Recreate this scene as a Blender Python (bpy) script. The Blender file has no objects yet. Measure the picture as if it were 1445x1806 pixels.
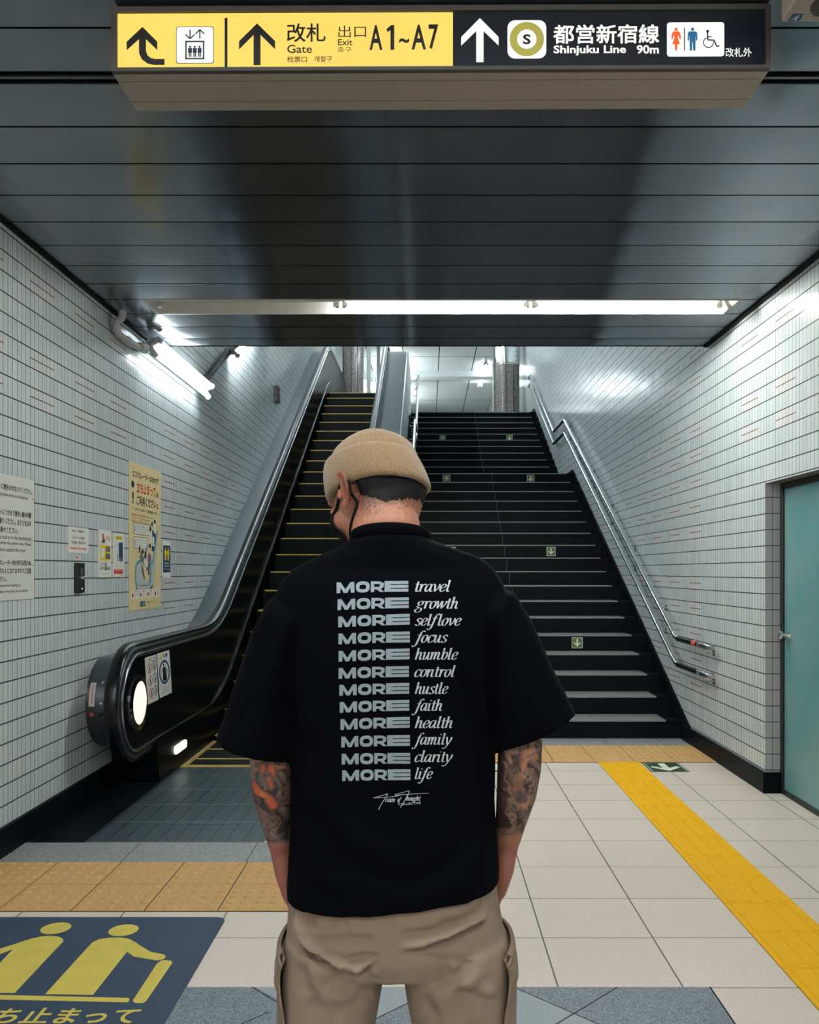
import bpy, bmesh, math, random
import numpy as np
from mathutils import Vector, Matrix
from mathutils.bvhtree import BVHTree
from mathutils import noise as mnoise

random.seed(7)
SC = bpy.context.scene
COL = SC.collection
PI = math.pi
F = 1540.0            # focal length in pixels of the 1445x1806 frame
EYE = 1.39            # camera height
VX, VY = 755.0, 1008.0

# ------------------------------------------------------------------ camera
cd = bpy.data.cameras.new('camera')
cam = bpy.data.objects.new('camera', cd)
COL.objects.link(cam)
cam.location = (0, 0, EYE)
cam.rotation_euler = (PI / 2, 0, 0)
cd.sensor_fit = 'VERTICAL'
cd.sensor_height = 36.0
cd.sensor_width = 36.0 * 1445 / 1806
cd.lens = F / 1806 * 36.0
cd.shift_y = (VY - 903.0) / 1806
cd.shift_x = -(VX - 722.5) / 1806
cd.clip_start = 0.05
SC.camera = cam

# ------------------------------------------------------------------ world, exposure
w = bpy.data.worlds.new('world')
SC.world = w
w.use_nodes = True
w.node_tree.nodes['Background'].inputs[0].default_value = (0.55, 0.75, 0.85, 1)
w.node_tree.nodes['Background'].inputs[1].default_value = 0.02
SC.view_settings.view_transform = 'Standard'
SC.view_settings.look = 'None'
SC.view_settings.exposure = 0.2
SC.view_settings.gamma = 1.0
SC.cycles.use_denoising = True
SC.cycles.max_bounces = 8
SC.cycles.sample_clamp_indirect = 4.0
TUBE_W = 215.0         # radiance of the lit fluorescent tubes
HALL_W = 56.0         # radiance of the hall lamps behind the viewer
WALL_W = 19.0         # radiance of the twin lamp on the left wall
SHAFT_W = 92.0        # radiance of the lamps along the shaft
UP_W = 58.0           # radiance of the added, unseen uplights of the upper concourse
TUBE_C = (0.90, 1.0, 1.02)

# ------------------------------------------------------------------ object helpers
def srgb(r, g, b):
    f = lambda c: (c / 255 / 12.92) if c / 255 <= 0.04045 else ((c / 255 + 0.055) / 1.055) ** 2.4
    return (f(r), f(g), f(b))

def tag(o, label=None, cat=None, group=None, kind=None):
    if label: o['label'] = label
    if cat: o['category'] = cat
    if group: o['group'] = group
    if kind: o['kind'] = kind
    return o

def thing(name, label, cat, loc=(0, 0, 0), group=None):
    o = bpy.data.objects.new(name, None)
    COL.objects.link(o)
    o.location = loc
    o.empty_display_size = 0.1
    return tag(o, label, cat, group)

def link_mesh(name, me, mats, parent=None, smooth=False):
    o = bpy.data.objects.new(name, me)
    COL.objects.link(o)
    for m in (mats if isinstance(mats, (list, tuple)) else [mats]):
        me.materials.append(m)
    if smooth:
        me.polygons.foreach_set('use_smooth', [True] * len(me.polygons))
    if parent is not None:
        o.parent = parent
        p = parent
        t = Vector((0, 0, 0))
        while p is not None:
            t = t + p.location
            p = p.parent
        o.location = -t          # meshes are written in world coordinates
    return o

class MB:
    """collects shapes, links them as ONE mesh object"""
    def __init__(s):
        s.v = []; s.f = []; s.m = []; s.mi = 0
    def quad(s, a, b, c, d):
        n = len(s.v); s.v += [tuple(a), tuple(b), tuple(c), tuple(d)]
        s.f.append((n, n + 1, n + 2, n + 3)); s.m.append(s.mi)
    def poly(s, pts):
        n = len(s.v); s.v += [tuple(p) for p in pts]
        s.f.append(tuple(range(n, n + len(pts)))); s.m.append(s.mi)
    def box(s, x0, x1, y0, y1, z0, z1):
        n = len(s.v)
        s.v += [(x0, y0, z0), (x1, y0, z0), (x1, y1, z0), (x0, y1, z0),
                (x0, y0, z1), (x1, y0, z1), (x1, y1, z1), (x0, y1, z1)]
        for f in ((0, 3, 2, 1), (4, 5, 6, 7), (0, 1, 5, 4), (1, 2, 6, 5), (2, 3, 7, 6), (3, 0, 4, 7)):
            s.f.append(tuple(n + i for i in f)); s.m.append(s.mi)
    def prism(s, pts, d):
        """closed prism of a flat outline pts pushed along vector d"""
        n = len(s.v); k = len(pts)
        d = Vector(d)
        s.v += [tuple(p) for p in pts] + [tuple(Vector(p) + d) for p in pts]
        s.f.append(tuple(n + i for i in range(k))[::-1]); s.m.append(s.mi)
        s.f.append(tuple(n + k + i for i in range(k))); s.m.append(s.mi)
        for i in range(k):
            j = (i + 1) % k
            s.f.append((n + i, n + j, n + k + j, n + k + i)); s.m.append(s.mi)
    def loft(s, rings, closed=True, caps=True):
        n = len(s.v); k = len(rings[0])
        for r in rings: s.v += [tuple(p) for p in r]
        for i in range(len(rings) - 1):
            for j in range(k if closed else k - 1):
                j2 = (j + 1) % k
                s.f.append((n + i * k + j, n + i * k + j2, n + (i + 1) * k + j2, n + (i + 1) * k + j)); s.m.append(s.mi)
        if caps:
            s.f.append(tuple(n + j for j in range(k))[::-1]); s.m.append(s.mi)
            s.f.append(tuple(n + (len(rings) - 1) * k + j for j in range(k))); s.m.append(s.mi)
    def tube(s, pts, r, seg=12, ry=None, up=(0, 0, 1), caps=True):
        """round (or oval) bar along a path, r may be a list"""
        pts = [Vector(p) for p in pts]
        rings = []
        prev = None
        for i, p in enumerate(pts):
            a = pts[max(i - 1, 0)]; b = pts[min(i + 1, len(pts) - 1)]
            t = (b - a).normalized()
            u = Vector(up)
            if prev is not None: u = prev
            if abs(u.dot(t)) > 0.97: u = Vector((1, 0, 0)) if abs(t.x) < 0.9 else Vector((0, 1, 0))
            u = (u - t * u.dot(t)).normalized()
            prev = u
            v = t.cross(u)
            rr = r[i] if isinstance(r, (list, tuple)) else r
            r2 = rr if ry is None else (ry[i] if isinstance(ry, (list, tuple)) else ry)
            rings.append([p + u * (r2 * math.cos(2 * PI * j / seg)) + v * (rr * math.sin(2 * PI * j / seg)) for j in range(seg)])
        s.loft(rings, True, caps)
    def ball(s, c, r, seg=16, rings=10, M=None):
        """ellipsoid; r scalar or triple, M optional 3x3 rotation"""
        if not isinstance(r, (tuple, list)): r = (r, r, r)
        c = Vector(c)
        rr = []
        for i in range(1, rings):
            a = PI * i / rings
            ring = []
            for j in range(seg):
                b = 2 * PI * j / seg
                p = Vector((r[0] * math.sin(a) * math.cos(b), r[1] * math.sin(a) * math.sin(b), -r[2] * math.cos(a)))
                ring.append(c + (M @ p if M else p))
            rr.append(ring)
        s.loft(rr)
    def build(s, name, mats, parent=None, smooth=False, bevel=0, merge=False, bseg=2, angle=0.6):
        me = bpy.data.meshes.new(name)
        me.from_pydata(s.v, [], s.f)
        me.polygons.foreach_set('material_index', s.m)
        if merge or bevel or smooth:
            bm = bmesh.new(); bm.from_mesh(me)
            bmesh.ops.remove_doubles(bm, verts=bm.verts, dist=1e-6)
            bmesh.ops.recalc_face_normals(bm, faces=bm.faces)
            if bevel:
                es = [e for e in bm.edges if len(e.link_faces) == 2 and e.calc_face_angle(0) > angle]
                bmesh.ops.bevel(bm, geom=es, offset=bevel, segments=bseg, affect='EDGES', profile=0.6)
            bm.to_mesh(me); bm.free()
        o = link_mesh(name, me, mats, parent, smooth)
        if smooth:
            try: me.set_sharp_from_angle(angle=0.7)
            except Exception: pass
        return o

def struct(o):
    o['kind'] = 'structure'
    return o

# pixel of the 1445x1806 frame at depth Y -> world point
def at(px, py, Y): return Vector(((px - VX) / F * Y, Y, EYE - (py - VY) / F * Y))

# ------------------------------------------------------------------ node helpers
class NT:
    def __init__(s, name):
        s.mat = bpy.data.materials.new(name); s.mat.use_nodes = True
        s.t = s.mat.node_tree; s.t.nodes.clear()
        s.out = s.t.nodes.new('ShaderNodeOutputMaterial')
    def n(s, typ, **kw):
        nd = s.t.nodes.new(typ)
        for k, v in kw.items(): setattr(nd, k, v)
        return nd
    def lk(s, a, b): s.t.links.new(a, b)
    def setin(s, sock, v):
        if isinstance(v, E): s.lk(v.s, sock)
        elif hasattr(v, 'is_output') : s.lk(v, sock)
        elif isinstance(v, (tuple, list)):
            v = tuple(v)
            if len(sock.default_value) == 4 and len(v) == 3: v = v + (1,)
            sock.default_value = v
        else: sock.default_value = v
    def math(s, op, a, b=0.0, c=None):
        nd = s.n('ShaderNodeMath', operation=op)
        s.setin(nd.inputs[0], a); s.setin(nd.inputs[1], b)
        if c is not None: s.setin(nd.inputs[2], c)
        return E(s, nd.outputs[0])
    def mix(s, fac, a, b, mode='MIX'):
        nd = s.n('ShaderNodeMix', data_type='RGBA', blend_type=mode)
        s.setin(nd.inputs[0], fac); s.setin(nd.inputs[6], a); s.setin(nd.inputs[7], b)
        return nd.outputs[2]
    def pos(s):
        g = s.n('ShaderNodeNewGeometry'); sp = s.n('ShaderNodeSeparateXYZ')
        s.lk(g.outputs['Position'], sp.inputs[0])
        return E(s, sp.outputs[0]), E(s, sp.outputs[1]), E(s, sp.outputs[2]), g
    def noise(s, scale, detail=3.0, rough=0.55, vec=None, dist=0.0):
        nd = s.n('ShaderNodeTexNoise')
        nd.inputs['Scale'].default_value = scale; nd.inputs['Detail'].default_value = detail
        nd.inputs['Roughness'].default_value = rough; nd.inputs['Distortion'].default_value = dist
        if vec is None:
            g = s.n('ShaderNodeNewGeometry'); vec = g.outputs['Position']
        s.lk(vec, nd.inputs['Vector'])
        return E(s, nd.outputs[0])
    def ramp(s, fac, stops):
        nd = s.n('ShaderNodeValToRGB'); s.setin(nd.inputs[0], fac)
        el = nd.color_ramp.elements
        while len(el) < len(stops): el.new(0.5)
        for e, (p, c) in zip(el, stops):
            e.position = p; e.color = tuple(c) + ((1,) if len(c) == 3 else ())
        return nd.outputs[0]
    def bsdf(s, color, rough=0.5, metal=0.0, normal=None, spec=0.5, **kw):
        b = s.n('ShaderNodeBsdfPrincipled')
        s.setin(b.inputs['Base Color'], color); s.setin(b.inputs['Roughness'], rough); s.setin(b.inputs['Metallic'], metal)
        b.inputs['Specular IOR Level'].default_value = spec
        for k, v in kw.items(): s.setin(b.inputs[k.replace('_', ' ')], v)
        if normal is not None: s.lk(normal, b.inputs['Normal'])
        s.lk(b.outputs[0], s.out.inputs[0])
        return b
    def bump(s, h, strength=0.3, dist=0.002):
        nd = s.n('ShaderNodeBump'); nd.inputs['Strength'].default_value = strength; nd.inputs['Distance'].default_value = dist
        s.setin(nd.inputs['Height'], h)
        return nd.outputs[0]

class E:
    def __init__(s, nt, sock): s.nt = nt; s.s = sock
    def __add__(s, o): return s.nt.math('ADD', s, o)
    def __radd__(s, o): return s.nt.math('ADD', o, s)
    def __sub__(s, o): return s.nt.math('SUBTRACT', s, o)
    def __rsub__(s, o): return s.nt.math('SUBTRACT', o, s)
    def __mul__(s, o): return s.nt.math('MULTIPLY', s, o)
    def __rmul__(s, o): return s.nt.math('MULTIPLY', o, s)
    def __truediv__(s, o): return s.nt.math('DIVIDE', s, o)
    def floor(s): return s.nt.math('FLOOR', s)
    def fract(s): return s.nt.math('FRACT', s)
    def mod(s, o): return s.nt.math('FLOORED_MODULO', s, o)
    def lt(s, o): return s.nt.math('LESS_THAN', s, o)
    def gt(s, o): return s.nt.math('GREATER_THAN', s, o)
    def eq(s, o, e=0.5): return s.nt.math('COMPARE', s, o, e)
    def max(s, o): return s.nt.math('MAXIMUM', s, o)
    def min(s, o): return s.nt.math('MINIMUM', s, o)
    def abs(s): return s.nt.math('ABSOLUTE', s)

def simple(name, color, rough=0.5, metal=0.0, nscale=40.0, namp=0.06, spec=0.5, bump=0.0, bscale=None):
    """plain material with a little procedural mottling"""
    t = NT(name)
    nz = t.noise(nscale, 4)
    c = t.ramp(nz, [(0.3, tuple(max(0, x * (1 - namp)) for x in color)), (0.7, tuple(min(1, x * (1 + namp)) for x in color))])
    nrm = t.bump(t.noise(bscale or nscale * 3, 3), bump, 0.002) if bump else None
    t.bsdf(c, rough, metal, nrm, spec)
    return t.mat

def flat(name, color, rough=0.55, metal=0.0, spec=0.4):
    t = NT(name); t.bsdf(color, rough, metal, None, spec)
    return t.mat

def emit(name, color, strength, rough=0.4):
    t = NT(name)
    t.bsdf((0.8, 0.8, 0.8), rough, 0, None, 0.3, Emission_Color=tuple(color) + (1,), Emission_Strength=strength)
    return t.mat

def glow(name, color, strength=1.0, amp=0.05):
    """backlit plastic face of a sign: only emits"""
    t = NT(name)
    nz = t.noise(3.0, 2)
    c = t.ramp(nz, [(0.3, tuple(x * (1 - amp) for x in color)), (0.7, tuple(x * (1 + amp) for x in color))])
    t.bsdf((0.02, 0.02, 0.02), 0.35, 0, None, 0.2, Emission_Color=c, Emission_Strength=strength)
    return t.mat

# ------------------------------------------------------------------ materials
TP, TR, TZ = 0.0484, 0.1008, 0.14     # tile pitch, row pitch, height of the first row
def tile_mat(name, side, y0):
    t = NT(name)
    x, y, z, g = t.pos()
    u = (y - y0) / TP
    fu, iu = u.fract(), u.floor()
    v = (z - TZ) / TR
    fv, iv = v.fract(), v.floor()
    gi = (iu / 12.0).floor()
    ing = iu.mod(12.0).lt(5.5)
    odd = iv.mod(2.0).gt(0.5)
    ok = 1.0 - iv.mod(12.0).eq(1.0)
    near = gi.lt(2.5)
    hi = iv.gt(20.5)
    miss = gi.eq(3.0 if side == 'l' else 2.0)
    if side == 'l': rows = near * hi + (1.0 - near)
    else: rows = gi.lt(1.5) * hi + (1.0 - gi.lt(1.5))
    acc = ing * odd * ok * rows * (1.0 - miss)
    gv = fv.lt(0.034).max(fv.gt(0.966)).max(0.0)
    gu = fu.lt(0.042).max(fu.gt(0.958))
    mid = (fv - 0.5).abs().lt(0.026) * acc
    hor = gv.max(mid)
    cmb = t.n('ShaderNodeCombineXYZ')
    t.lk(iu.s, cmb.inputs[0]); t.lk(iv.s, cmb.inputs[1])
    wn = t.n('ShaderNodeTexWhiteNoise', noise_dimensions='2D'); t.lk(cmb.outputs[0], wn.inputs['Vector'])
    base = t.mix(E(t, wn.outputs['Value']), (0.525, 0.595, 0.61), (0.60, 0.66, 0.67))
    base = t.mix(acc, base, t.mix(E(t, wn.outputs['Value']), (0.605, 0.615, 0.612), (0.655, 0.66, 0.655)))
    col = t.mix(gu, base, (0.060, 0.072, 0.076))
    col = t.mix(hor, col, (0.012, 0.016, 0.018))
    grout = gu.max(hor)
    # every tile leans a hair differently in its mortar
    sub = t.n('ShaderNodeVectorMath', operation='SUBTRACT'); t.lk(wn.outputs['Color'], sub.inputs[0]); sub.inputs[1].default_value = (.5, .5, .5)
    sc = t.n('ShaderNodeVectorMath', operation='SCALE'); t.lk(sub.outputs[0], sc.inputs[0]); sc.inputs['Scale'].default_value = 0.022
    ad = t.n('ShaderNodeVectorMath', operation='ADD'); t.lk(sc.outputs[0], ad.inputs[0]); t.lk(g.outputs['Normal'], ad.inputs[1])
    nm = t.n('ShaderNodeVectorMath', operation='NORMALIZE'); t.lk(ad.outputs[0], nm.inputs[0])
    t.bsdf(col, grout * 0.6 + 0.16, 0, nm.outputs[0], 0.5)
    return t.mat

def reveal_mat():
    t = NT('reveal_tile')
    x, y, z, g = t.pos()
    v = ((z - TZ) / TR).fract()
    u = ((x - 2.115) / 0.0495).fract()
    gr = v.lt(0.045).max(u.lt(0.05))
    t.bsdf(t.mix(gr, (0.36, 0.37, 0.375), (0.008, 0.009, 0.01)), gr * 0.5 + 0.3)
    return t.mat

def granite(name, c0, c1, rough, scale=260.0, spec=0.5):
    t = NT(name)
    nz = t.noise(scale, 2, 0.7)
    big = t.noise(4.0, 3)
    c = t.ramp(nz, [(0.36, c0), (0.64, c1)])
    c = t.mix(big * 0.25, c, tuple(x * 0.7 for x in c0))
    t.bsdf(c, rough, 0, None, spec)
    return t.mat

def floor_mat():
    t = NT('beige_floor_tile')
    x, y, z, g = t.pos()
    u = (x - 0.017) / 0.4185
    v = (y - 2.916) / 0.398
    fu, fv = u.fract(), v.fract()
    gr = fu.lt(0.007).max(fu.gt(0.993)).max(fv.lt(0.006)).max(fv.gt(0.994))
    cmb = t.n('ShaderNodeCombineXYZ'); t.lk(u.floor().s, cmb.inputs[0]); t.lk(v.floor().s, cmb.inputs[1])
    wn = t.n('ShaderNodeTexWhiteNoise', noise_dimensions='2D'); t.lk(cmb.outputs[0], wn.inputs['Vector'])
    sp = t.ramp(t.noise(170.0, 2, 0.6), [(0.34, (0.58, 0.505, 0.43)), (0.5, (0.725, 0.655, 0.575)), (0.68, (0.79, 0.725, 0.655))])
    c = t.mix(E(t, wn.outputs['Value']) * 0.16, sp, (0.44, 0.40, 0.35))
    c = t.mix(t.ramp(t.noise(55.0, 5, 0.75), [(0.70, (0, 0, 0)), (0.76, (1, 1, 1))]), c, (0.25, 0.21, 0.17))
    c = t.mix(t.noise(1.7, 4) * 0.22, c, (0.40, 0.375, 0.34))
    c = t.mix(gr, c, (0.07, 0.07, 0.065))
    t.bsdf(c, t.noise(9.0, 3) * 0.14 + 0.33, 0, t.bump(gr * -1.0, 0.4, 0.002), 0.45)
    return t.mat

def ceiling_mat():
    t = NT('dark_metal_ceiling')
    g = t.n('ShaderNodeNewGeometry')
    mp = t.n('ShaderNodeMapping'); mp.inputs['Scale'].default_value = (0.6, 60.0, 1.0)
    t.lk(g.outputs['Position'], mp.inputs[0])
    nz = t.noise(3.0, 3, 0.6, mp.outputs[0])
    big = t.noise(1.3, 3)
    c = t.ramp(big, [(0.35, (0.165, 0.19, 0.225)), (0.65, (0.205, 0.23, 0.265))])
    t.bsdf(c, big * 0.08 + 0.11, 0.82, t.bump(nz, 0.025, 0.002), 0.5)
    return t.mat

def plate_mat():
    t = NT('metal_floor_plate')
    x, y, z, g = t.pos()
    fx = ((x + 1.75) / 0.0885).fract()
    fy = ((y - 4.47) / 0.043).fract()
    by = ((y - 4.47) / 0.36).fract()
    gx = fx.lt(0.075)
    gy = fy.lt(0.16)
    gb = by.lt(0.018)
    c = t.mix(t.noise(60, 3) * 0.7, (0.055, 0.085, 0.10), (0.09, 0.125, 0.14))
    c = t.mix(gy * 0.55, c, (0.035, 0.045, 0.05))
    c = t.mix(gx, c, (0.004, 0.007, 0.008))
    c = t.mix(gb, c, (0.28, 0.32, 0.34))
    t.bsdf(c, 0.36, 0.45, t.bump((gx.max(gy)) * -1.0, 0.5, 0.002))
    return t.mat

def knit_mat():
    t = NT('beige_knit')
    tc = t.n('ShaderNodeUVMap')
    sp = t.n('ShaderNodeSeparateXYZ'); t.lk(tc.outputs[0], sp.inputs[0])
    wv = t.math('SINE', E(t, sp.outputs[0]) * (2 * PI * 150))
    fz = t.noise(420.0, 3, 0.7)
    c = t.ramp(fz, [(0.3, srgb(112, 93, 68)), (0.5, srgb(140, 118, 89)), (0.72, srgb(164, 141, 110))])
    c = t.mix((wv * 0.5 + 0.5) * 0.28, c, srgb(98, 80, 58))
    b = t.bsdf(c, 0.95, 0, t.bump(fz * 0.7 + wv * 0.22, 0.55, 0.0025), 0.1, Sheen_Weight=0.35, Sheen_Roughness=0.5)
    return t.mat

def cloth_mat(name, c, weave=900.0, sheen=0.1, amp=0.12, rough=0.9, bump=0.15, spec=0.2):
    t = NT(name)
    fz = t.noise(weave, 2, 0.6)
    big = t.noise(14.0, 4)
    col = t.ramp(fz, [(0.3, tuple(x * (1 - amp) for x in c)), (0.7, tuple(x * (1 + amp) for x in c))])
    t.bsdf(col, rough, 0, t.bump(fz * 0.4 + big, bump, 0.004), spec, Sheen_Weight=sheen)
    return t.mat

def skin_mat():
    t = NT('skin')
    at_ = t.n('ShaderNodeVertexColor', layer_name='Col')
    tat = t.n('ShaderNodeAttribute', attribute_name='ink'); ink = E(t, tat.outputs['Fac'])
    pore = t.noise(420.0, 3, 0.7)
    blot = t.noise(38.0, 4)
    c = t.mix(blot * 0.35, at_.outputs[0], t.mix(0.5, at_.outputs[0], (0.55, 0.16, 0.10)))
    # tattoo linework: swirling dark contours and pale scrolls, only where the ink mask is set
    wv = t.n('ShaderNodeTexWave', wave_type='BANDS', bands_direction='DIAGONAL')
    g = t.n('ShaderNodeNewGeometry'); t.lk(g.outputs['Position'], wv.inputs['Vector'])
    wv.inputs['Scale'].default_value = 14.0; wv.inputs['Distortion'].default_value = 11.0
    wv.inputs['Detail'].default_value = 2.5; wv.inputs['Detail Scale'].default_value = 1.6
    line = t.ramp(E(t, wv.outputs['Fac']), [(0.10, (1, 1, 1)), (0.24, (0, 0, 0))])
    pale = t.ramp(E(t, wv.outputs['Fac']), [(0.86, (0, 0, 0)), (0.95, (1, 1, 1))])
    vo = t.n('ShaderNodeTexVoronoi', feature='DISTANCE_TO_EDGE'); vo.inputs['Scale'].default_value = 62.0
    t.lk(g.outputs['Position'], vo.inputs['Vector'])
    ring = t.ramp(E(t, vo.outputs['Distance']), [(0.02, (1, 1, 1)), (0.09, (0, 0, 0))])
    shade = t.ramp(t.noise(52.0, 4, 0.6), [(0.40, (0, 0, 0)), (0.58, (1, 1, 1))])
    tc = t.mix(t.math('MULTIPLY', E(t, shade), 0.62), c, (0.022, 0.026, 0.028))
    sep = t.n('ShaderNodeRGBToBW'); t.lk(pale, sep.inputs[0])
    tc = t.mix(E(t, sep.outputs[0]) * 0.32, tc, (0.24, 0.20, 0.17))
    sep2 = t.n('ShaderNodeRGBToBW'); t.lk(line, sep2.inputs[0])
    tc = t.mix(E(t, sep2.outputs[0]) * 0.85, tc, (0.010, 0.012, 0.013))
    sep3 = t.n('ShaderNodeRGBToBW'); t.lk(ring, sep3.inputs[0])
    tc = t.mix(E(t, sep3.outputs[0]) * 0.4, tc, (0.010, 0.012, 0.013))
    c = t.mix(ink, c, tc)
    t.bsdf(c, 0.52, 0, t.bump(pore, 0.12, 0.0012), 0.4, Subsurface_Weight=0.06, Subsurface_Radius=(0.6, 0.25, 0.15), Subsurface_Scale=0.006)
    return t.mat

M = {}
M['tile_l'] = tile_mat('white_mosaic_tile_left', 'l', 4.565)
M['tile_r'] = tile_mat('white_mosaic_tile_right', 'r', 5.03)
M['reveal'] = reveal_mat()
M['floor'] = floor_mat()
M['ceil'] = ceiling_mat()
M['black_gran'] = granite('black_granite', (0.0016, 0.0028, 0.004), (0.007, 0.010, 0.013), 0.42, 200, 0.05)
M['tread'] = granite('grey_granite_tread', (0.11, 0.115, 0.118), (0.32, 0.325, 0.325), 0.5, 240)
M['grey_gran'] = granite('grey_granite', (0.14, 0.16, 0.17), (0.40, 0.42, 0.42), 0.5, 150)
M['blue_gran'] = granite('blue_grey_granite', (0.055, 0.08, 0.105), (0.27, 0.32, 0.36), 0.5, 190)
M['pale_gran'] = granite('pale_blue_granite', (0.24, 0.29, 0.32), (0.33, 0.375, 0.40), 0.5, 190)
M['col_gran'] = granite('brown_granite', (0.05, 0.045, 0.045), (0.26, 0.235, 0.225), 0.2, 60)
M['beige_tac'] = simple('beige_tactile', srgb(196, 158, 104), 0.65, 0, 90, 0.07, 0.25, bump=0.06)
M['beige_joint'] = flat('tactile_joint', (0.03, 0.022, 0.015))
M['yellow_tac'] = simple('yellow_tactile', (0.80, 0.44, 0.003), 0.6, 0, 70, 0.05, 0.2, bump=0.05)
M['yellow_joint'] = flat('guide_joint', (0.09, 0.055, 0.004))
M['steel'] = simple('brushed_steel', (0.46, 0.49, 0.51), 0.24, 1.0, 30, 0.06)
M['deck_paint'] = simple('dark_grey_enamel', (0.050, 0.064, 0.072), 0.6, 0.0, 20, 0.08, 0.2)
M['steel_dk'] = simple('dull_steel', (0.15, 0.17, 0.185), 0.33, 1.0, 30, 0.10)
M['chrome'] = flat('polished_steel', (0.72, 0.75, 0.76), 0.12, 1.0)
M['rubber'] = flat('black_rubber', (0.003, 0.0045, 0.006), 0.25, 0.0, 0.3)
M['blk_panel'] = simple('black_enamel_panel', (0.0025, 0.0035, 0.005), 0.3, 0, 20, 0.1, 0.07)
M['blk'] = flat('black_plastic', (0.008, 0.009, 0.010), 0.45)
M['blk_ink'] = flat('black_ink', (0.010, 0.012, 0.014), 0.7)
M['step_blk'] = simple('black_step', (0.003, 0.0045, 0.0055), 0.5, 0.0, 60, 0.2, 0.08)
M['step_y'] = simple('yellow_step_edge', (0.50, 0.35, 0.075), 0.5, 0, 60, 0.08)
M['trim_dk'] = flat('dark_edge_trim', (0.003, 0.004, 0.005), 0.6, 0.0, 0.1)
M['white_enamel'] = simple('white_enamel', (0.60, 0.59, 0.56), 0.35, 0, 20, 0.04)
M['pvc'] = simple('grey_pvc', (0.42, 0.43, 0.43), 0.4, 0, 20, 0.04)
M['tube_on'] = emit('lit_tube', TUBE_C, TUBE_W)
M['tube_shaft'] = emit('lit_shaft_tube', TUBE_C, SHAFT_W)
M['tube_wall'] = emit('lit_wall_tube', TUBE_C, WALL_W)
M['tube_vis'] = emit('lit_far_tube', TUBE_C, 24.0)
M['ceil_tube'] = emit('lit_ceiling_tube', (1.0, 0.99, 0.93), TUBE_W)
M['tube_hall'] = emit('lit_hall_tube', (1.0, 0.98, 0.94), HALL_W)
M['tube_up'] = emit('added_uplight_tube', TUBE_C, UP_W)
M['white_panel'] = simple('pale_ceiling_panel', (0.68, 0.73, 0.74), 0.45, 0, 6, 0.03)
M['white_paint'] = simple('pale_paint', (0.55, 0.575, 0.57), 0.45, 0, 8, 0.03)
M['sign_body'] = simple('sign_housing_bronze', (0.30, 0.265, 0.225), 0.5, 0.1, 50, 0.06)
M['sign_frame'] = simple('sign_frame_bronze', (0.050, 0.046, 0.042), 0.45, 0.2, 50, 0.06)
M['y_glow'] = glow('backlit_yellow', (0.90, 0.645, 0.118))
M['k_face'] = simple('sign_black_face', (0.006, 0.010, 0.016), 0.3)
M['w_glow'] = glow('backlit_white', (0.92, 0.90, 0.84))
M['k_ink'] = flat('sign_black', (0.006, 0.006, 0.007), 0.5)
M['olive'] = glow('backlit_olive', (0.36, 0.33, 0.055))
M['orange'] = glow('backlit_orange', (0.80, 0.11, 0.010))
M['blue'] = glow('backlit_blue', (0.005, 0.12, 0.25))
M['tealink'] = flat('sign_teal', (0.01, 0.06, 0.07))
M['navy'] = flat('sign_navy', (0.008, 0.018, 0.045))
M['board'] = simple('white_board', srgb(208, 212, 206), 0.45, 0, 12, 0.02)
M['paper'] = simple('white_paper', srgb(216, 216, 208), 0.55, 0, 12, 0.02)
M['cream'] = simple('cream_poster', srgb(216, 200, 150), 0.45, 0, 12, 0.03)
M['red'] = flat('red_ink', srgb(196, 38, 28))
M['redpale'] = flat('faded_red_ink', srgb(188, 84, 84))
M['orange_ink'] = flat('orange_ink', srgb(200, 96, 40))
M['grey_ink'] = flat('grey_ink', srgb(96, 100, 102))
M['teal_ink'] = flat('teal_ink', srgb(70, 146, 158))
M['blue_ink'] = flat('blue_ink', srgb(24, 70, 112))
M['navy_ink'] = flat('navy_ink', srgb(26, 58, 88))
M['yel_ink'] = flat('yellow_ink', srgb(224, 196, 40))
M['ltgrey_ink'] = flat('light_grey_ink', srgb(178, 184, 186))
M['purple_ink'] = flat('purple_ink', srgb(126, 92, 124))
M['skin_ink'] = flat('skin_ink', srgb(222, 160, 120))
M['green_ink'] = flat('olive_ink', srgb(130, 120, 54))
M['mat_blue'] = simple('blue_floor_sticker', srgb(31, 55, 80), 0.62, 0, 14, 0.08)
M['mat_yellow'] = simple('yellow_floor_print', srgb(206, 190, 82), 0.62, 0, 14, 0.07)
M['green'] = simple('green_floor_sticker', srgb(22, 62, 38), 0.5, 0, 40, 0.06)
M['mark_green'] = simple('green_riser_plate', srgb(74, 104, 62), 0.5, 0, 60, 0.06)
M['mark_white'] = flat('pale_arrow', srgb(222, 226, 206))
M['lamp_round'] = emit('round_lamp_lens', (1.0, 0.86, 0.68), 0.78)
M['lamp_skirt'] = emit('skirt_lamp_lens', (0.95, 0.97, 0.85), 0.85)
M['tee'] = cloth_mat('black_cotton', (0.0009, 0.0013, 0.0028), 700, 0.0, 0.2, 0.95, 0.1, 0.06)
M['khaki'] = cloth_mat('khaki_twill', srgb(130, 115, 99), 1100, 0.05, 0.10, 0.85, 0.10)
M['khaki_dk'] = cloth_mat('khaki_twill_pocket', srgb(126, 110, 94), 1100, 0.05, 0.10, 0.85, 0.10)
M['knit'] = knit_mat()
M['skin'] = skin_mat()
M['hair'] = simple('black_hair', (0.005, 0.005, 0.006), 0.6, 0, 300, 0.6, 0.25, bump=0.7, bscale=500)
M['maskc'] = simple('black_mask_cloth', (0.008, 0.009, 0.010), 0.9, 0, 300, 0.2, 0.1)
M['print'] = simple('grey_shirt_print', srgb(134, 148, 154), 0.8, 0, 200, 0.08, 0.1)
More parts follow.
